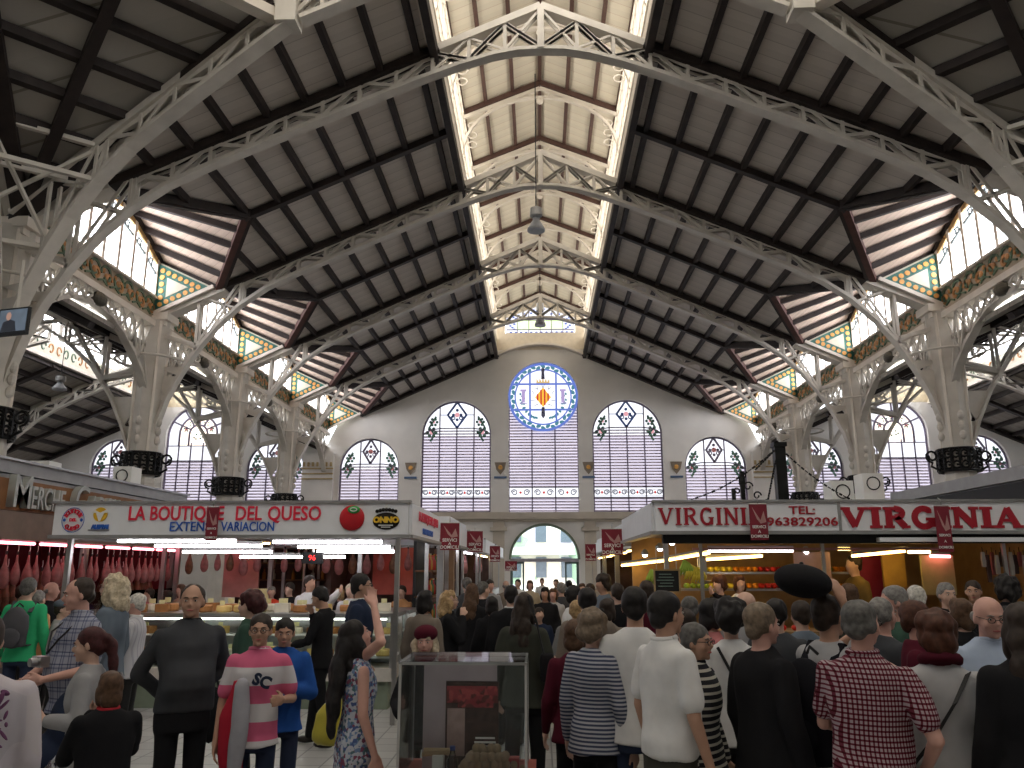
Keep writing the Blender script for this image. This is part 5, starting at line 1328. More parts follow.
# ============================================================ PEOPLE
TMP = bpy.data.scenes.new('work')
def fuse(name, mb, voxel, m, parent, smooth_it=3, amp=0., freq=9., noise_seed=0):
    me = bpy.data.meshes.new(name+'_raw'); me.from_pydata(mb.v, [], mb.f); me.update()
    o = bpy.data.objects.new(name+'_raw', me); TMP.collection.objects.link(o)
    r = o.modifiers.new('r', 'REMESH'); r.mode = 'VOXEL'; r.voxel_size = voxel; r.use_smooth_shade = True
    s = o.modifiers.new('s', 'SMOOTH'); s.factor = .5; s.iterations = smooth_it
    dg = work_graph(TMP)
    nm = bpy.data.meshes.new_from_object(o.evaluated_get(dg)); bpy.data.objects.remove(o); bpy.data.meshes.remove(me)
    nm.name = name; nm.materials.clear(); nm.materials.append(m)
    if amp:
        off = Vector((noise_seed*3.1, noise_seed*1.7, 0)); ns = [v.normal.copy() for v in nm.vertices]
        for v, n_ in zip(nm.vertices, ns): v.co += n_*(noise.noise(Vector((v.co.x*freq, v.co.y*freq, v.co.z*freq*.6))+off)*amp)
    nm.polygons.foreach_set('use_smooth', [True]*len(nm.polygons))
    ob = bpy.data.objects.new(name, nm); COL.objects.link(ob); ob.parent = parent; return ob
def rings(mb, rs, n=18):
    """stacked elliptic rings: (x, y, z, rx, ry)"""
    o = len(mb.v)
    for x, y, z, rx, ry in rs:
        for k in range(n): a = 2*pi*k/n; mb.v.append((x+rx*cos(a), y+ry*sin(a), z))
    for i in range(len(rs)-1):
        for k in range(n): a = o+i*n+k; b = o+i*n+(k+1) % n; mb.f.append((a, b, b+n, a+n))
    mb.f.append(tuple(o+k for k in range(n-1, -1, -1))); mb.f.append(tuple(o+(len(rs)-1)*n+k for k in range(n)))
def limb(mb, pts, rr, n=12):
    """tapered limb through the joints with rounded ends"""
    P = [Vector(p) for p in pts]; Q = []; R_ = []
    for i in range(len(P)-1):
        for t in (0, .25, .5, .75): Q.append(P[i].lerp(P[i+1], t)); R_.append(rr[i]*(1-t)+rr[i+1]*t)
    Q.append(P[-1]); R_.append(rr[-1]); mb.tube(Q, R_, n)
    for p, r in zip(P, rr): mb.ell(p, (r, r, r), 10, 7)
def hand(mb, w, d, nrm, side, s, curl=.5, spread=.16):
    """w wrist, d direction, nrm palm normal, side = +1/-1 where the thumb leaves"""
    d = d.normalized(); sd = d.cross(nrm).normalized(); nr = sd.cross(d).normalized()
    R_ = Matrix((sd, d, nr)).transposed()
    mb.ell(w+d*.045*s, (.040*s, .056*s, .018*s), 12, 8, R_); mb.tube([w-d*.02*s, w+d*.03*s], [.024*s, .028*s], 10)
    for i, (L, r) in enumerate(((.068, .0088), (.078, .0092), (.072, .0088), (.056, .0078))):
        u = (-1.5+i)*.0205*s; b = w+d*.082*s+sd*u*(side); a = d+sd*(side*(-1.5+i)*spread*.5); a.normalize()
        c1 = a*cos(curl*.5)+nr*sin(curl*.5); c2 = a*cos(curl*1.4)+nr*sin(curl*1.4)
        p1 = b+c1*L*.52*s; p2 = p1+c2*L*.48*s; mb.tube([b-d*.02*s, b, p1, p2], [r*s, r*1.05*s, r*s, r*.85*s], 8); mb.ell(p2, (r*.85*s,)*3, 8, 6)
    b = w+d*.03*s-sd*side*.03*s; a = (d*.75-sd*side*.7+nr*.25).normalized(); p1 = b+a*.035*s; p2 = p1+(d*.9-sd*side*.25+nr*.3).normalized()*.032*s
    mb.tube([b-a*.01*s, p1, p2], [.013*s, .0115*s, .009*s], 8); mb.ell(p2, (.009*s,)*3, 8, 6)
SKIN = {'fair': mat('skin_fair', (.56, .36, .28), .5, noise_amt=.06, scale=14), 'tan': mat('skin_tan', (.46, .27, .19), .5, noise_amt=.06, scale=14), 'pink': mat('skin_pink', (.56, .32, .26), .5, noise_amt=.06, scale=14)}
HC = {'black': (.012, .010, .010), 'dark': (.030, .020, .015), 'brown': (.085, .045, .025), 'auburn': (.075, .028, .016), 'red': (.05, .012, .013), 'blond': (.36, .24, .12), 'grey': (.20, .19, .18), 'white': (.52, .50, .46), 'salt': (.10, .095, .09), 'sand': (.50, .42, .30), 'mouse': (.16, .12, .085)}
def hairmat(k): return mat('hair_'+k, HC[k], .55, noise_amt=.4, scale=45)
LIP = mat('lips', (.38, .11, .10), .5); EYEW = mat('eye_white', (.55, .53, .50), .3); EYED = mat('eye_dark', (.02, .012, .01), .2)
ARMS = {'hang': ((.235, -.02, 1.12), (.25, .06, .87)), 'fold': ((.25, .02, 1.13), (.03, .24, 1.17)), 'front': ((.24, .06, 1.13), (.14, .29, 1.08)), 'phone': ((.23, .13, 1.17), (.10, .26, 1.37)),
        'chin': ((.20, .16, 1.15), (.05, .17, 1.42)), 'back': ((.28, -.13, 1.14), (.08, -.19, .98)), 'up': ((.24, .10, 1.60), (.10, .12, 1.84)), 'hip': ((.38, -.08, 1.16), (.21, .03, 1.02)), 'reach': ((.24, .20, 1.34), (.22, .42, 1.50)), 'bag': ((.25, -.04, 1.13), (.20, .17, 1.15))}
people_n = [0]
def person(label, px, top, Y, head=0, hair='dark', style='short', topm=None, sleeve='long', bot=None, botkind='trousers', skin='fair', fem=False, arms=('hang', 'hang'), belly=0., look=(0, 0), lean=0., tuck=0, group=None, glasses=False, jacket=0., girth=1., stride=0., longtop=0., beard=False, H=None, base=0., collar=None, sx=1.):
    people_n[0] += 1; seed = people_n[0]
    tp = at(px, top, Y); H = H or max(1.0, tp.z-base); s = H/1.74
    E_ = empty('person', (tp.x, Y, base), radians(head), label=label, cat='person', group=group)
    lod = 0 if Y < 6.6 else 1 if Y < 9.6 else 2
    vb, vc, vh = [(.0095, .014, .009), (.013, .018, .012), (.02, .024, .018)][lod]
    g = girth; sh = (.165 if fem else .185)*(.5+.5*g)
    def V(p): return Vector(p)*s
    def lean_(p):   # bend the trunk forward about the hips
        p = Vector(p)
        if p.z > .93*s and lean: p = Vector((p.x, p.y+(p.z-.93*s)*sin(lean), .93*s+(p.z-.93*s)*cos(lean)))
        return p
    def torso(mb, inf, z0=.80):
        hipw = .172 if fem else .160; wa = .135 if fem else .152
        rs = [(0, -.005, .82, hipw*(1.11 if inf > 0 else .9), .137 if inf > 0 else .10), (0, -.01, .90, hipw, .115), (0, -.005, .98, hipw*.97, .112+belly*.4), (0, 0, 1.06, wa*1.02, .102+belly*.8), (0, 0, 1.14, wa, .100+belly*.7), (0, .005, 1.24, .158 if fem else .168, .115 if fem else .110), (0, .003, 1.33, .158 if fem else .176, .112), (0, -.005, 1.395, sh*.93, .092), (0, -.010, 1.43, sh*.80, .076), (0, -.012, 1.455, sh*.58, .064), (0, -.012, 1.485, .060, .055)]
        out = []
        for x, y, z, rx, ry in rs:
            if z < z0: continue
            b = belly*.5 if 1.0 < z < 1.2 else 0
            out.append((x*s, (y+b)*s, z*s, (rx*(g if z < 1.3 else .5+.5*g)+inf)*s, (ry*g+inf)*s))
        rings(mb, out)
        return out
    # joints
    J = {}
    for sd, key in ((1, arms[0]), (-1, arms[1])):
        if not isinstance(key, str) and key[0] == 'P':
            inv = Matrix.Rotation(-radians(head), 3, 'Z'); e, w = [inv @ (at(q[0], q[1], q[2])-Vector((tp.x, Y, base))) for q in key[1:]]
            J[sd] = [V((sd*sh*.93, -.01, 1.392)), e, w]; continue
        e, w = ARMS[key] if isinstance(key, str) else key
        sp = (sd*sh*.93, -.01, 1.392); e = (sd*e[0]*(.9 if fem else 1), e[1], e[2]); w = (sd*w[0], w[1], w[2])
        J[sd] = [V(sp), V(e), V(w)]
    legs = {sd: [V((sd*.088, -.005, .90)), V((sd*.095, .015+sd*stride*.5, .49)), V((sd*.10, -.02+sd*stride, .085)), V((sd*.12, .12+sd*stride, .035))] for sd in (1, -1)}
    body = MB(); torso(body, -.012)
    for sd in (1, -1):
        a, e, w = J[sd]; limb(body, [a, e, w], [.042*s, .037*s, .024*s])
        d = (w-e).normalized(); inw = Vector((-sd, 0, 0)) if abs(d.x) < .8 else Vector((0, 0, -1))
        if key in ('chin',): inw = Vector((0, -1, 0))
        if lod < 2: hand(body, w, d, inw, sd if False else 1, s, .55)
        else: body.ell(w+d*.07*s, (.035*s, .03*s, .07*s), 8, 6)
        L = legs[sd]; limb(body, L[:3], [.060*s, .050*s, .034*s]); 
    # head
    yaw, pit = radians(look[0]), radians(look[1])
    HR = Matrix.Rotation(yaw, 3, 'Z') @ Matrix.Rotation(pit, 3, 'X')
    hc = V((0, .014, 1.612)); npv = V((0, -.005, 1.51))
    def hp(p): return npv + HR @ (hc+Vector(p)*s-npv)
    def hell(mb, c, r, n=14, m_=10, R2=None): mb.ell(hp(c), [q*s for q in r], n, m_, HR if R2 is None else HR @ R2)
    limb(body, [V((0, -.012, 1.42)), V((0, -.004, 1.49)), hp((0, -.015, -.03))], [.062*s, .052*s*(.9 if fem else 1), .052*s])
    hell(body, (0, -.012, .032), (.075, .093, .084), 18, 12); hell(body, (0, .020, -.018), (.062, .070, .084), 18, 12)
    hell(body, (0, .034, -.070), (.046, .046, .034)); hell(body, (0, .068, -.088), (.020, .018, .016))
    for q in (1, -1):
        hell(body, (q*.036, .055, -.026), (.024, .024, .028)); hell(body, (q*.077, -.006, -.008), (.009, .019, .030))
    if lod < 2:
        body.tube([hp((0, .082, .018)), hp((0, .094, -.002)), hp((0, .106, -.022))], [.007*s, .009*s, .013*s], 8); hell(body, (0, .098, -.024), (.017, .011, .009), 10, 7); hell(body, (0, .074, .030), (.042, .018, .010)); hell(body, (0, .083, -.054), (.023, .010, .010))
    else: hell(body, (0, .095, -.015), (.012, .015, .02))
    for v in range(len(body.v)): body.v[v] = tuple(lean_(body.v[v]))
    fuse('body', body, vb*s, SKIN[skin], E_, 2)
    vis_face = True
    if lod < 2:
        fx = MB()
        for q in (1, -1):
            ew = MB(); ew.ell(lean_(hp((q*.031, .080, .008))), (.0105*s, .007*s, .0052*s), 10, 7, HR); ew = ew.build('eye', EYEW, E_, True)
            MB().ell(lean_(hp((q*.031, .0868, .008))), (.0055*s, .0025*s, .0050*s), 8, 6, HR).build('iris', EYED, ew, True)
            eb = MB(); eb.tube([lean_(hp((q*.014, .089, .026))), lean_(hp((q*.030, .089, .031))), lean_(hp((q*.048, .078, .026)))], [.004*s, .0045*s, .003*s], 6); eb.build('eyebrow', hairmat(hair if hair not in ('white', 'sand') else 'grey'), E_, True)
        lp = MB(); lp.tube([lean_(hp((-.022, .083, -.055))), lean_(hp((0, .092, -.054))), lean_(hp((.022, .083, -.055)))], [.003*s, .006*s, .003*s], 7); lp.build('lips', LIP, E_, True)
    if glasses:
        gl = MB()
        for q in (1, -1):
            gl.tube([lean_(hp((q*.031+.020*cos(k*pi/6), .098, .006+.015*sin(k*pi/6)))) for k in range(13)], .0022*s, 5); gl.tube([lean_(hp((q*.051, .096, .010))), lean_(hp((q*.078, -.005, .010)))], .0022*s, 5)
        gl.tube([lean_(hp((-.011, .099, .008))), lean_(hp((.011, .099, .008)))], .0022*s, 5); gl.build('glasses', BLACK, E_)
    # hair
    hm = hairmat(hair); h = MB(); am = .006
    def he(c, r): h.ell(lean_(hp(c)), [q*s for q in r], 16, 11, HR)
    if style != 'bald':
        he((0, -.020, .046), (.083, .097, .084)); 
        for q in (1, -1): he((q*.052, -.030, .012), (.033, .060, .055))
        he((0, -.062, -.015), (.062, .048, .065))
    else:
        for q in (1, -1): he((q*.060, -.035, .000), (.024, .052, .034))
        he((0, -.075, -.012), (.062, .034, .048)); am = .003
    if style == 'thin': h = MB(); he((0, -.026, .044), (.082, .090, .078)); [he((q*.056, -.034, .004), (.030, .054, .045)) for q in (1, -1)]; he((0, -.066, -.015), (.062, .045, .055))
    if style in ('bob', 'fringe'):
        for q in (1, -1): he((q*.062, -.005, -.035), (.030, .052, .075))
        he((0, -.065, -.055), (.078, .045, .075)); he((0, .020, .085), (.070, .062, .045))
    if style == 'full': he((0, -.02, .058), (.098, .110, .088)); he((0, -.07, -.02), (.088, .06, .085)); [he((q*.068, -.02, .0), (.032, .062, .065)) for q in (1, -1)]; am = .016
    if style == 'curly': he((0, -.03, .055), (.105, .112, .092)); he((0, -.08, -.03), (.10, .07, .10)); [he((q*.082, -.03, -.02), (.040, .062, .085)) for q in (1, -1)]; am = .026
    if style == 'long':
        he((0, -.07, -.06), (.090, .055, .12)); he((0, -.095, -.17), (.105, .045, .12)); he((0, -.105, -.27), (.095, .036, .10)); [he((q*.070, -.02, -.06), (.030, .050, .10)) for q in (1, -1)]; am = .010
    if style == 'verylong':
        he((0, -.07, -.06), (.095, .060, .12)); he((0, -.12, -.20), (.115, .050, .15)); [h.ell(hc+Vector((0, y_, z_))*s, [q*s for q in r_], 14, 10) for y_, z_, r_ in ((-.13, -.10, (.10, .06, .14)), (-.165, -.26, (.115, .058, .17)), (-.185, -.42, (.10, .05, .16)), (-.19, -.55, (.065, .035, .12)))]; [he((q*.070, -.02, -.06), (.030, .050, .10)) for q in (1, -1)]; am = .010
    if style == 'wavy': he((0, -.06, -.03), (.105, .085, .13)); he((0, -.075, -.13), (.12, .08, .10)); [he((q*.080, -.01, -.06), (.038, .055, .11)) for q in (1, -1)]; am = .024
    if style == 'ponytail':
        he((0, -.115, .03), (.035, .035, .035)); he((0, -.150, -.04), (.036, .040, .075)); he((0, -.155, -.14), (.038, .038, .085)); he((0, -.150, -.22), (.026, .028, .06))
    if style == 'puff': he((0, -.02, .07), (.110, .110, .085)); he((.0, -.09, .02), (.10, .07, .10)); am = .024
    fuse('hair', h, vh*s, hm, E_, 2, am*s, 26, seed)
    if beard:
        bd = MB(); [bd.ell(lean_(hp((q*.035, .045, -.075))), (.022*s, .03*s, .022*s), 10, 7) for q in (1, -1)]; bd.ell(lean_(hp((0, .075, -.088))), (.022*s, .018*s, .018*s), 10, 7); fuse('beard', bd, vh*s, hm, E_, 1)
    # upper garment
    inf = .010+jacket*.012
    t = MB(); z0 = .80 if not longtop else .8
    tr = torso(t, inf, .89 if tuck else .80)
    if longtop or botkind in ('dress',):
        pass
    if longtop: rings(t, [(0, -.005*s, (.84-longtop)*s, (.19+.2*longtop)*g*s, (.135+.15*longtop)*g*s), (0, 0, .9*s, .185*g*s, .135*g*s)])
    for sd in (1, -1):
        a, e, w = J[sd]; i2 = inf+.004
        if sleeve == 'long': limb(t, [a, e, w-(w-e).normalized()*.015*s], [(.042+i2)*s, (.042+i2)*s, (.027+i2)*s])
        elif sleeve == 'short': m_ = a.lerp(e, .72); limb(t, [a, m_], [(.043+i2)*s, (.048+i2)*s])
        elif sleeve == 'none': t.ell(a.lerp(V((0, 0, 1.36)), .22), (.055*s, .06*s, .06*s), 12, 8)
    if botkind == 'dress':
        rings(t, [(0, 0, .50*s, .19*s, .16*s), (0, -.01*s, .72*s, .185*s, .14*s), (0, -.01*s, .9*s, .185*s, .135*s), (0, 0, 1.0*s, .16*s, .12*s)])
    if collar is not None or jacket:
        t.tube([V((.07*cos(k*pi/8), -.012+.062*sin(k*pi/8), 1.482+.008*sin(k*pi/8))) for k in range(17)], .014*s, 7, False)
    for v in range(len(t.v)): t.v[v] = tuple(lean_(t.v[v]))
    nm = 'dress' if botkind == 'dress' else ('jacket' if jacket else 'shirt')
    gar = fuse(nm, t, vc*s, topm, E_, 3, .016*s, 8, seed)
    if collar is not None:
        c_ = MB(); P = [lean_(V((.066*cos(k*pi/8), -.012+.060*sin(k*pi/8), 1.488+.006*sin(k*pi/8)))) for k in range(17)]; c_.tube(P, .015*s, 7); c_.build('collar', collar, gar, True)
    if botkind == 'trousers':
        b_ = MB(); rings(b_, [(0, -.005*s, .78*s, .155*g*s, .118*g*s), (0, -.008*s, .88*s, .158*g*s, .116*g*s), (0, -.005*s, .945*s, .150*g*s, .104*g*s)])
        for sd in (1, -1):
            L = legs[sd]; limb(b_, [L[0], L[1], L[2]+Vector((0, 0, .015*s))], [.074*s*g, .066*s, .052*s])
        fuse('trousers', b_, vc*s, bot or BLACK, E_, 3, .008*s, 7, seed+9)
    elif botkind == 'skirt':
        b_ = MB(); rings(b_, [(0, 0, .48*s, .2*s, .17*s), (0, -.005*s, .8*s, .185*g*s, .14*g*s), (0, -.005*s, .99*s, .155*g*s, .115*g*s)]); fuse('skirt', b_, vc*s, bot or BLACK, E_, 3, .008*s, 7, seed+9)
    for sd in (1, -1):
        L = legs[sd]; sm = MB(); R_ = Matrix.Identity(3); sm.ell(((L[2].x+L[3].x)/2, L[2].y+.055*s, .045*s), (.045*s, .135*s, .042*s), 12, 8); sm.ell((L[2].x, L[2].y, .07*s), (.042*s, .05*s, .055*s), 10, 7)
        fuse('shoe', sm, .02*s, mat('shoe_black', (.02, .017, .015), .4), E_, 2)
    return E_, s, lean_, hp, V
C = lambda n, c, **k: mat('cloth_'+n, c, .85, noise_amt=.08, scale=10, spec=.1, **k)
BLK = C('black', (.014, .014, .016)); NAVY = C('navy', (.02, .028, .055)); CHAR = C('charcoal', (.055, .058, .065)); WHT = C('white', (.68, .68, .68)); TAUPE = C('taupe', (.18, .15, .125)); OLIVE = C('olive', (.045, .048, .038)); JEAN = C('jean', (.03, .04, .075)); GREY = C('grey', (.30, .30, .31)); GREEN = C('green', (.04, .42, .18)); DGREEN = C('dark_green', (.04, .08, .06)); ORNG = C('orange', (.5, .26, .12)); BLUEJ = C('blue', (.02, .08, .30)); LBLUE = C('light_blue', (.40, .48, .62)); BURGC = C('burgundy', (.075, .010, .02)); BEIGE = C('beige', (.45, .38, .28)); DTR = C('dark_trousers', (.05, .05, .042)); GBLUE = C('grey_blue', (.13, .16, .20)); LGREY = C('pale_grey', (.42, .42, .43)); BROWN = C('brown', (.12, .075, .05))
PLAID = banded('cloth_plaid', [(.55, .56, .62), (.30, .32, .42), (.52, .54, .6), (.16, .18, .28)], [.55, .15, .2, .1], 'Z', .075, cross='XY')
CHECK = banded('cloth_check', [(.62, .56, .58), (.22, .04, .07)], [.6, .4], 'Z', .021, cross='XY')
PINKS = banded('cloth_pink_stripe', [(.60, .58, .60), (.62, .13, .24)], [.5, .5], 'Z', .21)
BWS = banded('cloth_bw_stripe', [(.02, .02, .025), (.50, .48, .42)], [.62, .38], 'Z', .036); NWS = banded('cloth_navy_stripe', [(.40, .41, .45), (.05, .06, .11)], [.5, .5], 'Z', .022)
PSTR = banded('cloth_pale_stripe', [(.52, .52, .56), (.40, .40, .46)], [.7, .3], 'X', .04)
FLOR = blotch('cloth_floral', (.44, .47, .54), [(.06, .10, .26), (.14, .22, .38), (.20, .05, .10), (.48, .50, .56), (.07, .14, .17)], 62, .8, .66)
HOOD = blotch('cloth_hoodie', (.50, .46, .48), [(.45, .42, .46), (.5, .46, .5)], 5, .85, .5)
random.seed(11)
# ---- left side
person('man in a bright green jacket seen from behind, wearing a backpack, left edge', 30, 577, 8.8, 8, 'salt', 'short', GREEN, bot=JEAN)
person('dark-haired person behind the man in green, near the hams', 24, 584, 10.3, -60, 'dark', 'short', BROWN)
person('bald man in black looking right, beside the hams', 52, 581, 10.0, -80, 'grey', 'bald', BLK, skin='pink')
person('grey-haired person in orange-brown seen from behind, beside the man in green', 39, 590, 9.4, -10, 'grey', 'short', ORNG)
Pc = person('person in a blue-grey cap facing right behind the man in the plaid shirt', 63, 600, 9.0, -75, 'dark', 'short', GREY)
def on_head(P, build_):  # hats follow the head
    E_, s, ln, hp, V = P; return build_(E_, s, ln, hp)
def cap(P, m, label, brim=True, tall=1.):
    E_, s, ln, hp, V = P; mb = MB(); mb.ell(ln(hp((0, -.018, .075))), (.092*s, .108*s, .068*s*tall), 18, 10)
    if brim: mb.ell(ln(hp((0, .10, .060))), (.060*s, .06*s, .008*s), 14, 6)
    o = fuse('hat', mb, .012, m, E_, 2); o['label'] = label
cap(Pc, GBLUE, 'blue-grey cap')
plaid = person('heavy man in a blue and white plaid short-sleeved shirt with a camera strap', 85, 576, 5.7, 150, 'dark', 'thin', PLAID, 'short', BLK, arms=((( .26, .04, 1.13), (.16, .27, 1.03)), ((.26, .04, 1.12), (.13, .28, 1.07))), belly=.05, girth=1.12, look=(-20, -8), collar=PLAID, skin='pink')
E_, s, ln, hp, V = plaid
MB().tube([V((.07, .02, 1.46)), V((.09, .14, 1.36)), V((.03, .19, 1.22)), V((-.05, .16, 1.32)), V((-.08, .04, 1.45))], .007, 6).build('camera_strap', BLACK, E_); cm_ = MB().box(V((.03, .225, 1.17)), (.11, .06, .07)).tube([V((.03, .25, 1.17)), V((.03, .30, 1.17))], .028, 12)
camo = cm_.build('compact_camera', STEEL); camo.location = E_.location; camo.rotation_euler = E_.rotation_euler; tag(camo, 'small silver camera hanging on the plaid-shirted man\'s chest', 'camera')
person('person with long wavy pale hair in a grey-blue coat, facing left', 116, 573, 6.9, 95, 'sand', 'wavy', GBLUE, fem=True, jacket=1, glasses=True)
person('white-haired man in a pale striped shirt facing left beside the plaid-shirted man', 138, 593, 8.1, 100, 'white', 'short', PSTR, arms=('front', 'front'), collar=WHT, skin='pink', belly=.03)
person('stout man in a charcoal sweater and black trousers with hands behind his back', 194, 583, 5.4, 215, 'dark', 'thin', CHAR, bot=BLK, arms=('back', 'back'), tuck=1, belly=.055, girth=1.14, look=(-18, 2), collar=BLK, skin='tan')
person('girl with a dark red ponytail and grey top facing left, behind the black-clad child', 95, 626, 4.75, 100, 'red', 'ponytail', GREY, bot=JEAN, fem=True, arms=('hang', 'bag'), look=(10, -6))
person('child in a black jacket with brown hair, hand raised to the face, seen from behind', 112, 671, 4.3, 45, 'brown', 'bob', BLK, bot=BLK, arms=('phone', 'chin'), jacket=1, collar=mat('collar_red', (.4, .02, .03), .8), girth=1.1)
hd_ = person('person in a pale printed sweatshirt cut off by the left edge of the picture', -14, 612, 3.3, 30, 'dark', 'short', HOOD, bot=JEAN, arms=('hang', 'front'), girth=1.15)
E_, s, ln, hp, V = hd_
text('lettering', 'Lovers', .05, mat('print_dark', (.12, .10, .12), .8), E_, Matrix.Translation(V((.312, -.03, 1.06))) @ Matrix.Rotation(radians(-75), 4, 'Z') @ Matrix.Rotation(pi/2, 4, 'X') @ Matrix.Rotation(.6, 4, 'Z'), .002)
mo = MB()
for k in range(26): mo.ell(V((.10+.05*cos(k*2.4)*sin(k*.9), -.160+.006*cos(k), 1.16+.010*k)), (.010+.008*(k % 3), .008, .006+.004*(k % 2)), 8, 6, Matrix.Rotation(k*.9, 3, 'Y'))
mo.build('printed_motif', mat('print_plum', (.14, .05, .12), .8), E_)
person('boy in a pink and white striped polo shirt with SC on the chest, wearing glasses', 262, 613, 5.2, 192, 'dark', 'short', PINKS, 'short', NAVY, arms=('hang', 'bag'), glasses=True, skin='tan', collar=mat('collar_pink', (.6, .16, .26), .8))
pk = bpy.context.scene.objects
boyE = [o for o in COL.objects if o.get('label', '').startswith('boy in a pink')][0]; sb = at(262, 613, 5.2).z/1.74
text('lettering', 'SC', .11*sb, NAVY, boyE, Matrix.Translation(Vector((-.05, .158, 1.275))*sb) @ Matrix.Rotation(pi, 4, 'Z') @ Matrix.Rotation(pi/2, 4, 'X') @ Matrix.Rotation(-.35, 4, 'Z'), .006, off=.004)
person('boy in a zipped bright blue jacket with folded arms beside the boy in pink', 286, 617, 5.8, 185, 'black', 'short', BLUEJ, bot=JEAN, arms=('fold', 'fold'), jacket=1, skin='tan', look=(10, -8))
person('woman with puffed dark red hair and a green cardigan facing left behind the boys', 252, 592, 6.9, 95, 'red', 'puff', DGREEN, fem=True, jacket=1)
dr_ = person('woman in a blue floral dress with very long black hair, one arm raised', 361, 618, 4.95, -62, 'black', 'verylong', FLOR, 'none', None, 'dress', fem=True, arms=('hang', ('P', (381, 642, 4.75), (374, 606, 4.9))), look=(0, 24), skin='pink', H=None)
person('man in black bending his head down at the cheese counter', 325, 585, 8.6, 80, 'black', 'short', BLK, bot=BLK, arms=('chin', 'front'), look=(0, -24), stride=.16, skin='tan')
person('man in a dark suit and glasses facing right behind the woman in the dress', 361, 573, 7.8, -85, 'black', 'short', NAVY, jacket=1, glasses=True, collar=WHT, skin='tan')
person('vendor in a white coat behind the cheese counter', 310, 575, 11.75, 235, 'dark', 'short', WHT, arms=('front', 'reach'), skin='tan', jacket=1)
person('second vendor in white partly hidden behind the cheese counter', 351, 583, 12.0, 170, 'sand', 'short', WHT, jacket=1)
bw = person('woman in a burgundy headband and dark coat behind the glass case, facing the viewer', 426, 627, 5.6, 180, 'sand', 'wavy', BLK, fem=True, arms=('front', 'bag'), jacket=1, skin='pink')
E_, s, ln, hp, V = bw
hb_ = MB(); hb_.ell(hp((0, -.014, .075)), (.106*s, .114*s, .075*s), 18, 10); o = fuse('headband', hb_, .011, BURGC, E_, 2); o['label'] = 'burgundy headband'
# seen through the cheese stall, by the butcher stall
for (l, px, t, Y, hd, ha, st_, m_) in [('person in pink seen at the far side of the ham counter', 150, 588, 13.2, 120, 'dark', 'short', C('rose', (.45, .2, .2))), ('person in a bright blue top seen beyond the white-haired man', 168, 590, 13.0, 80, 'dark', 'bob', BLUEJ), ('person with brown hair and a beige top seen beyond the cheese counter', 182, 584, 13.6, 150, 'brown', 'bob', BEIGE), ('person in red seen through the middle of the cheese stall', 272, 586, 14.2, 200, 'grey', 'short', C('red', (.6, .06, .03))), ('dark-clad shopper seen through the middle of the cheese stall', 290, 582, 13.4, 150, 'dark', 'short', BLK), ('pale-haired shopper at the far right of the cheese stall', 340, 588, 13.8, 120, 'blond', 'bob', BLK), ('shopper in an orange top through the right end of the cheese stall', 402, 585, 13.2, 160, 'dark', 'short', ORNG)]:
    person(l, px, t, Y, hd, ha, st_, m_)
# ---- middle passage
person('woman with a black bob and taupe coat seen from behind by the cheese stall post', 425, 590, 8.1, -25, 'black', 'bob', TAUPE, fem=True, jacket=1, longtop=.2)
bl = person('blonde woman in glasses and a black coat facing right, hand near her mouth', 449, 590, 8.9, -85, 'blond', 'wavy', BLK, fem=True, jacket=1, glasses=True, arms=('chin', 'hang'), collar=WHT, longtop=.1)
person('woman with long brown hair, short-sleeved black top and grey trousers, seen from behind', 472, 583, 9.7, -15, 'brown', 'long', BLK, 'short', C('grey_trousers', (.2, .19, .17)), fem=True)
person('tall man with salt-and-pepper hair deep in the left side of the passage', 467, 577, 12.5, 20, 'salt', 'short', CHAR)
person('older man in a dark coat in profile left of the passage', 483, 581, 11.2, -60, 'salt', 'short', BLK, jacket=1)
person('red-faced person at the brightly lit stall on the left of the passage', 490, 579, 14.5, 200, 'dark', 'short', GREY, skin='pink')
person('short dark-haired person in black in the passage, left of the woman in the olive jacket', 492, 596, 9.2, 10, 'black', 'bob', BLK, fem=True, jacket=1)
person('person in a black coat with a white collar seen from behind in the passage', 511, 585, 8.7, 5, 'black', 'short', BLK, jacket=1, collar=WHT, girth=1.1)
ow = person('woman with long dark hair in an olive leather jacket, walking away', 524, 592, 6.4, -20, 'dark', 'long', OLIVE, bot=BLK, fem=True, jacket=1, arms=('bag', 'hang'), stride=.08)
for (l, px, t, Y, hd, ha, st_, m_, sk_) in [
    ('pale-faced woman far down the passage, left of the door', 530, 580, 17.5, 180, 'brown', 'bob', BEIGE, 'pink'), ('small figure walking in at the far door', 542, 578, 24., 180, 'brown', 'short', WHT, 'fair'), ('dark-haired figure far off beneath the door arch', 556, 579, 21., 170, 'dark', 'short', NAVY, 'fair'),
    ('grey-haired man in the middle of the far passage', 561, 582, 13.5, 20, 'grey', 'short', CHAR, 'fair'), ('dark-haired woman in black facing the viewer down the passage', 545, 587, 12.6, 170, 'black', 'bob', BLK, 'tan'), ('smiling woman in the crowd before the far door', 553, 588, 13., 175, 'brown', 'bob', LGREY, 'pink'),
    ('child with dark hair in the middle of the passage', 539, 607, 10.2, 190, 'dark', 'short', NAVY, 'fair'), ('man in white far away near the left door jamb', 518, 579, 19., 160, 'dark', 'short', WHT, 'fair'), ('bald head far away at the left side of the door', 506, 580, 16., 0, 'grey', 'bald', TAUPE, 'fair'),
    ('dark figure far away at the right side of the door', 569, 580, 18., 0, 'black', 'short', BLK, 'fair'), ('woman in beige far away at the right of the passage', 582, 583, 16., 190, 'brown', 'bob', BEIGE, 'fair'), ('dark-haired man in the right half of the passage crowd', 590, 583, 12.5, 160, 'dark', 'short', BLK, 'tan')]:
    person(l, px, t, Y, hd, ha, st_, m_, skin=sk_)
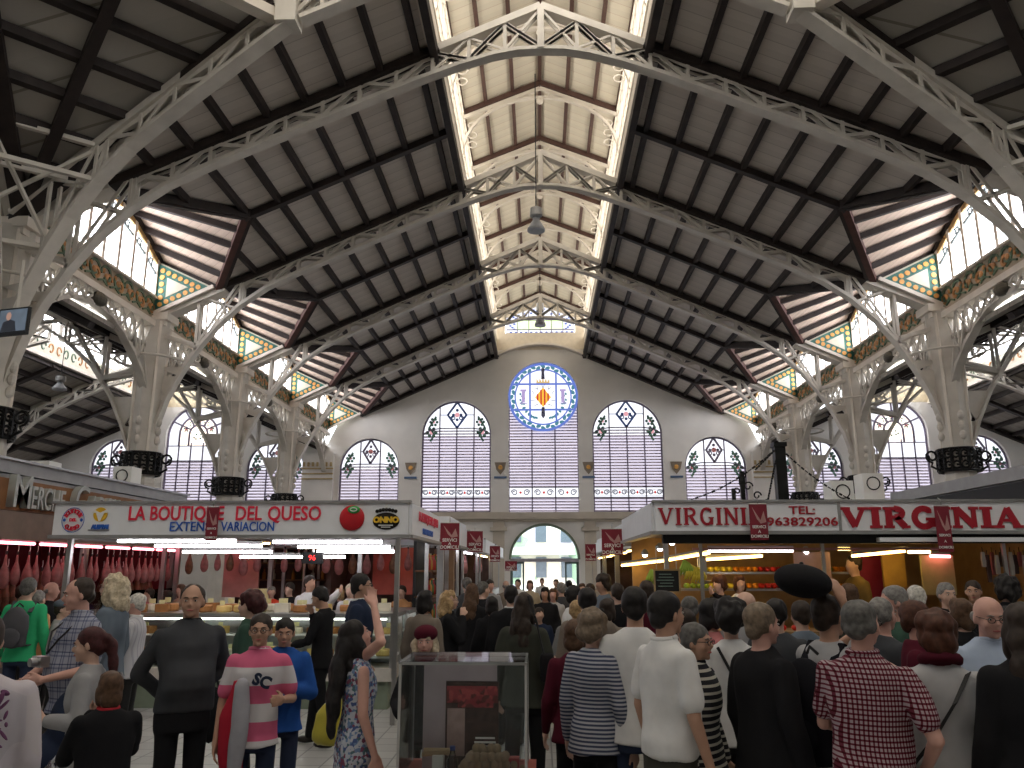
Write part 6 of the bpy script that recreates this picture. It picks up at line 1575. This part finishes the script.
person('man with black hair in a black and white jacket facing right in the passage', 574, 585, 8.6, -70, 'black', 'short', WHT, jacket=1, bot=JEAN, girth=1.05)
person('short person with sandy hair in a grey coat seen from behind', 576, 600, 7.9, 0, 'blond', 'short', C('coat_grey', (.16, .16, .16)), jacket=1)
person('man with close black hair and a taupe jacket seen from behind', 587, 587, 6.7, 5, 'black', 'short', TAUPE, jacket=1, girth=1.08)
person('curly dark-haired young man looking left beside the fruit stall', 603, 574, 10.5, 120, 'dark', 'full', GBLUE, skin='tan')
person('dark-clad person at the corner post of the fruit stall', 617, 583, 9.4, 20, 'dark', 'short', BLK)
person('woman in dark red half hidden by the woman in stripes', 574, 622, 5.5, -10, 'brown', 'bob', BURGC, fem=True, bot=BLK, H=1.42)
st_w = person('light-brown-haired woman with sunglasses on her head and a navy and white striped jumper', 592, 609, 5.0, -35, 'mouse', 'full', NWS, bot=BLK, fem=True, glasses=True)
E_, s, ln, hp, V = st_w; sg_ = MB()
for q in (1, -1): sg_.ell(hp((q*.032, .055, .115)), (.026*s, .008*s, .018*s), 10, 7)
sg_.build('sunglasses', BLACK, E_)
person('man in a white T-shirt with black hair behind the man in the white shirt', 634, 586, 4.95, -10, 'black', 'short', WHT, 'short', JEAN, skin='tan')
ws = person('man in a white short-sleeved shirt and dark trousers facing right, arm hanging', 664, 590, 4.3, -62, 'black', 'short', WHT, 'short', DTR, arms=('hang', 'hang'), belly=.035, girth=1.08, collar=WHT, skin='tan', tuck=1)
gw = person('grey-haired woman in glasses wearing a black coat with white stripes', 694, 622, 4.6, 235, 'salt', 'short', BWS, fem=True, jacket=1, glasses=True, collar=BLK, skin='tan', longtop=.2, girth=1.08)
wb = person('woman with full black hair, white top and thin black strap, seen from behind', 729, 600, 5.1, -8, 'black', 'puff', WHT, fem=True)
E_, s, ln, hp, V = wb; MB().tube([V((-.10, -.10, 1.44)), V((-.03, -.135, 1.30)), V((.08, -.13, 1.10)), V((.17, -.06, .95))], .009, 6).build('bag_strap', BLACK, E_)
person('light-brown-haired man in a black jacket facing right before the fruit stall', 759, 602, 4.3, -68, 'mouse', 'short', BLK, jacket=1, bot=BLK, girth=1.1, skin='pink')
hatman = person('man in a grey T-shirt holding a black hat up, black backpack on back', 826, 594, 4.45, -62, 'dark', 'short', LGREY, 'short', GREY, arms=(('P', (862, 642, 4.3), (843, 602, 4.35)), ((.30, .14, 1.30), (.10, .30, 1.50))), girth=1.1, skin='tan')
ck = person('man in a red and white checked short-sleeved shirt, hand on hip, seen from behind', 858, 598, 3.85, -38, 'salt', 'thin', CHECK, 'short', BLK, arms=(((.30, -.06, 1.13), (.20, .12, .97)), 'front'), glasses=True, belly=.04, girth=1.12, collar=CHECK, skin='pink', look=(-10, 0))
wbl = person('curly auburn-haired woman in a white blouse with dark strap, seen from behind', 934, 611, 4.0, -15, 'auburn', 'full', LGREY, fem=True, collar=BURGC, girth=1.1, arms=('front', 'hang'))
E_, s, ln, hp, V = wbl; MB().sweep([V((.11, -.085, 1.44)), V((.02, -.15, 1.30)), V((-.10, -.15, 1.12)), V((-.19, -.06, .98))], .03, .008, side=(1, 0, .6)).build('bag_strap', BLACK, E_); MB().tube([V((.08*cos(k*pi/8), -.012+.075*sin(k*pi/8), 1.495-.02*sin(k*pi/8))) for k in range(17)], .028, 8).build('scarf', BURGC, E_, True)
person('smiling bald man in glasses and a light blue shirt facing the viewer', 984, 594, 4.5, 165, 'grey', 'bald', LBLUE, glasses=True, skin='pink', collar=LBLUE, belly=.02, look=(10, -8))
person('person with long dark hair in black at the right edge of the picture', 1020, 602, 3.7, -15, 'dark', 'long', BLK, fem=True, jacket=1, girth=1.1)
person('grey-haired man in a dark green shirt facing left behind the checked shirt', 893, 585, 5.9, 95, 'grey', 'short', DGREEN, skin='pink')
person('white-haired person behind the woman in the white blouse', 915, 585, 7.6, 10, 'white', 'short', BROWN)
person('grey-haired man in a black shirt facing the viewer by the pale panel', 945, 582, 7.8, 180, 'grey', 'short', BLK, skin='fair')
person('woman with auburn hair and dark glasses just left of the white blouse', 914, 600, 4.9, -120, 'auburn', 'short', BURGC, fem=True, glasses=True, skin='pink')
person('dark-haired shopper under the hanging bags on the right', 972, 580, 8.6, 150, 'dark', 'short', BLK, skin='tan')
person('dark-haired shopper farthest right under the hanging bags', 1004, 576, 8.2, 20, 'black', 'curly', BLK, fem=True)
person('woman with dark hair next to the bald man, mostly hidden', 1003, 606, 5.2, 100, 'black', 'long', BLK, fem=True)
person('brown-haired shopper behind the raised arm in front of the fruit stall', 848, 583, 7.8, 10, 'brown', 'short', OLIVE)
person('grey-haired person with back turned, left of the fruit shelves', 745, 590, 5.9, 0, 'salt', 'bald', GREY)
person('dark-haired shopper just left of the raised hat', 775, 598, 5.7, -20, 'black', 'short', CHAR)
person('woman with black hair in profile before the blackboard', 710, 598, 5.9, -70, 'black', 'bob', C('pattern_red', (.4, .15, .15)), fem=True)
person('grey-haired person directly under the blackboard', 689, 596, 6.9, 0, 'salt', 'short', BLK)
person('short dark-haired person between the white shirt and the striped coat', 684, 608, 5.4, 0, 'dark', 'short', BLK)
person('red-capped shopper behind the two men in white', 646, 580, 8.9, 10, 'dark', 'short', BURGC)
person('dark-haired shopper beside the post of the fruit stall, behind the men in white', 607, 598, 7.6, -30, 'dark', 'bob', TAUPE, fem=True)
person('vendor woman with red-brown hair reaching up to the left among the fruit', 719, 575, 11.25, 130, 'auburn', 'full', BLK, fem=True, arms=('hang', 'reach'), skin='fair')
person('vendor woman with light auburn hair beside her colleague among the fruit', 739, 575, 11.3, 185, 'auburn', 'bob', WHT, fem=True, skin='fair')
person('dark-haired vendor man at the right side of the fruit stall', 853, 552, 11.3, 100, 'dark', 'short', C('mustard', (.2, .14, .05)), H=1.93)
person('shopper with a black backpack strap behind the hat holder', 800, 600, 6.3, 10, 'dark', 'short', GBLUE)
person('man with sparse hair in the gap between hat holder and checked shirt', 880, 596, 5.3, -60, 'grey', 'thin', CHAR, skin='pink')
person('dark-haired woman beyond the white blouse on the right', 960, 598, 6.1, 20, 'brown', 'bob', BLK, fem=True)
# ---- things carried
def backpack(E_, s, m, label, sc=1., z=1.18):
    B_ = empty('backpack', E_.location, E_.rotation_euler.z, label=label, cat='backpack')
    mb = MB(); mb.ell((0, -.21*s, z*s), (.15*s*sc, .10*s*sc, .23*s*sc), 16, 12); mb.box((0, -.20*s, (z-.04)*s), (.24*s*sc, .12*s*sc, .34*s*sc)); fuse('bag_body', mb, .018, m, B_, 4)
    mb = MB(); mb.ell((0, -.29*s, (z-.1)*s), (.11*s*sc, .05*s*sc, .11*s*sc), 14, 9); fuse('front_pocket', mb, .015, m, B_, 3)
    for q in (1, -1): MB().sweep([Vector((q*.10, -.12, 1.36))*s, Vector((q*.11, -.03, 1.475))*s, Vector((q*.12, .09, 1.40))*s, Vector((q*.13, .135, 1.25))*s, Vector((q*.15, .02, 1.02))*s, Vector((q*.10, -.13, 1.0))*s], .045*s, .012, side=(1, 0, 0)).build('strap', m, B_)
    MB().tube([Vector((-.04, -.14, 1.42))*s, Vector((0, -.16, 1.46))*s, Vector((.04, -.14, 1.42))*s], .008, 6).build('handle', BLACK, B_)
grn = [o for o in COL.objects if o.get('label', '').startswith('man in a bright green')][0]
backpack(grn, 1.65/1.74, C('bag_grey', (.08, .08, .09)), 'grey backpack worn by the man in the bright green jacket', 1., 1.2)
backpack(hatman[0], hatman[1], C('bag_black', (.012, .012, .016)), 'large black backpack worn by the man holding up a hat', 1.25, 1.12)
h_ = MB(); p = at(803, 583, 4.4); h_.ell((0, 0, .01), (.15, .14, .088), 20, 12, Matrix.Rotation(radians(10), 3, 'Y'))
ho = fuse('black_hat', h_, .012, BLK, None, 3); ho.location = p; ho.location.z += .0; tag(ho, 'soft black hat held up in the air before the fruit stall', 'hat'); MB().ell((0, 0, .10), (.012, .012, .010), 8, 6).build('button', BLACK, ho)
pb = empty('plastic_bag', at(336, 692, 6.6), .2, label='yellow plastic carrier bag hanging behind the woman in the floral dress', cat='bag')
mb = MB(); rings(mb, [(0, 0, -.38, .13, .06), (0, 0, -.33, .17, .08), (0, 0, -.15, .14, .07), (0, 0, -.02, .05, .03)]); fuse('bag_body', mb, .02, mat('bag_yellow', (.48, .42, .06), .4), pb, 2, .02, 9)
MB().tube([(-.04, 0, -.04), (-.03, 0, .09), (0, 0, .14), (.03, 0, .09), (.04, 0, -.04)], .008, 6).build('handle', mat('bag_yellow', (.48, .42, .06), .4), pb)
wbag = empty('plastic_bag', at(484, 632, 9.6), .2, label='pale plastic carrier bag hanging beside the woman with long brown hair', cat='bag'); mb = MB(); rings(mb, [(0, 0, -.26, .09, .05), (0, 0, -.2, .11, .06), (0, 0, -.02, .04, .03)]); fuse('bag_body', mb, .02, mat('bag_pale', (.3, .3, .3), .4), wbag, 2, .015, 9); MB().tube([(-.03, 0, -.04), (0, 0, .1), (.03, 0, -.04)], .007, 6).build('handle', WHITE, wbag)
jk = empty('red_jacket', at(236, 684, 5.1), .2, label='red and white jacket carried over the arm of the boy in pink stripes', cat='jacket')
mb = MB(); rings(mb, [(.02, 0, -.62, .07, .05), (0, 0, -.42, .08, .055), (-.01, 0, -.18, .075, .06), (.03, 0, .02, .05, .04)]); fuse('jacket_body', mb, .018, C('jacket_red', (.38, .02, .04)), jk, 2, .02, 8)
mb = MB(); limb(mb, [(.04, -.05, 0), (.05, -.06, -.25), (.03, -.05, -.5)], [.045, .05, .04]); fuse('sleeve', mb, .018, C('jacket_pale', (.36, .36, .40)), jk, 2, .015, 8)
hb2 = empty('handbag', at(547, 655, 6.3), 0, label='black shoulder bag hanging beside the woman in the olive jacket', cat='bag'); mb = MB(); mb.box((0, 0, -.08), (.11, .26, .20)); fuse('bag_body', mb, .02, BLK, hb2, 5); MB().tube([(-.02, -.1, 0), (-.08, -.02, .25), (-.14, .0, .42), (-.08, .04, .25), (-.02, .1, 0)], .008, 6).build('strap', BLACK, hb2)
dk = empty('handbag', at(212, 700, 6.2), .3, label='black bag hanging beside the man in the charcoal sweater', cat='bag'); mb = MB(); mb.ell((0, 0, -.1), (.12, .08, .2), 14, 10); fuse('bag_body', mb, .02, BLK, dk, 4); MB().tube([(-.05, 0, .05), (0, 0, .25), (.05, 0, .05)], .01, 6).build('strap', BLACK, dk)
pu = empty('pushchair', at(50, 700, 5.5), radians(120), label='black pushchair with a curved handle in front of the plaid-shirted man', cat='pushchair'); pu.location.z = 0
MB().tube([(-.22, -.35, .95), (-.22, -.42, 1.02), (.22, -.42, 1.02), (.22, -.35, .95)], .014, 8).build('handle', BLACK, pu)
for q in (1, -1):
    MB().tube([(q*.22, -.35, .95), (q*.22, -.05, .55), (q*.24, .35, .12)], .012, 7).build('frame', STEEL, pu); MB().tube([(q*.22, -.05, .55), (q*.24, -.33, .12)], .012, 7).build('frame', STEEL, pu)
    for y in (.37, -.35): MB().tube([(q*.24-.02, y, .11), (q*.24+.02, y, .11)], .11, 16).build('wheel', BLACK, pu)
mb = MB(); mb.ell((0, .02, .55), (.2, .26, .14), 14, 10); mb.ell((0, -.14, .75), (.2, .14, .22), 14, 10); fuse('seat', mb, .02, NAVY, pu, 4)
mb = MB(); mb.ell((0, .2, .36), (.05, .05, .05), 10, 7); mb.build('glow_spot', emit('blue_glow', (.05, .15, .8), .8), pu)  # spot of blue light, put in as emission

bpy.data.scenes.remove(TMP)
bpy.data.scenes.remove(TX)
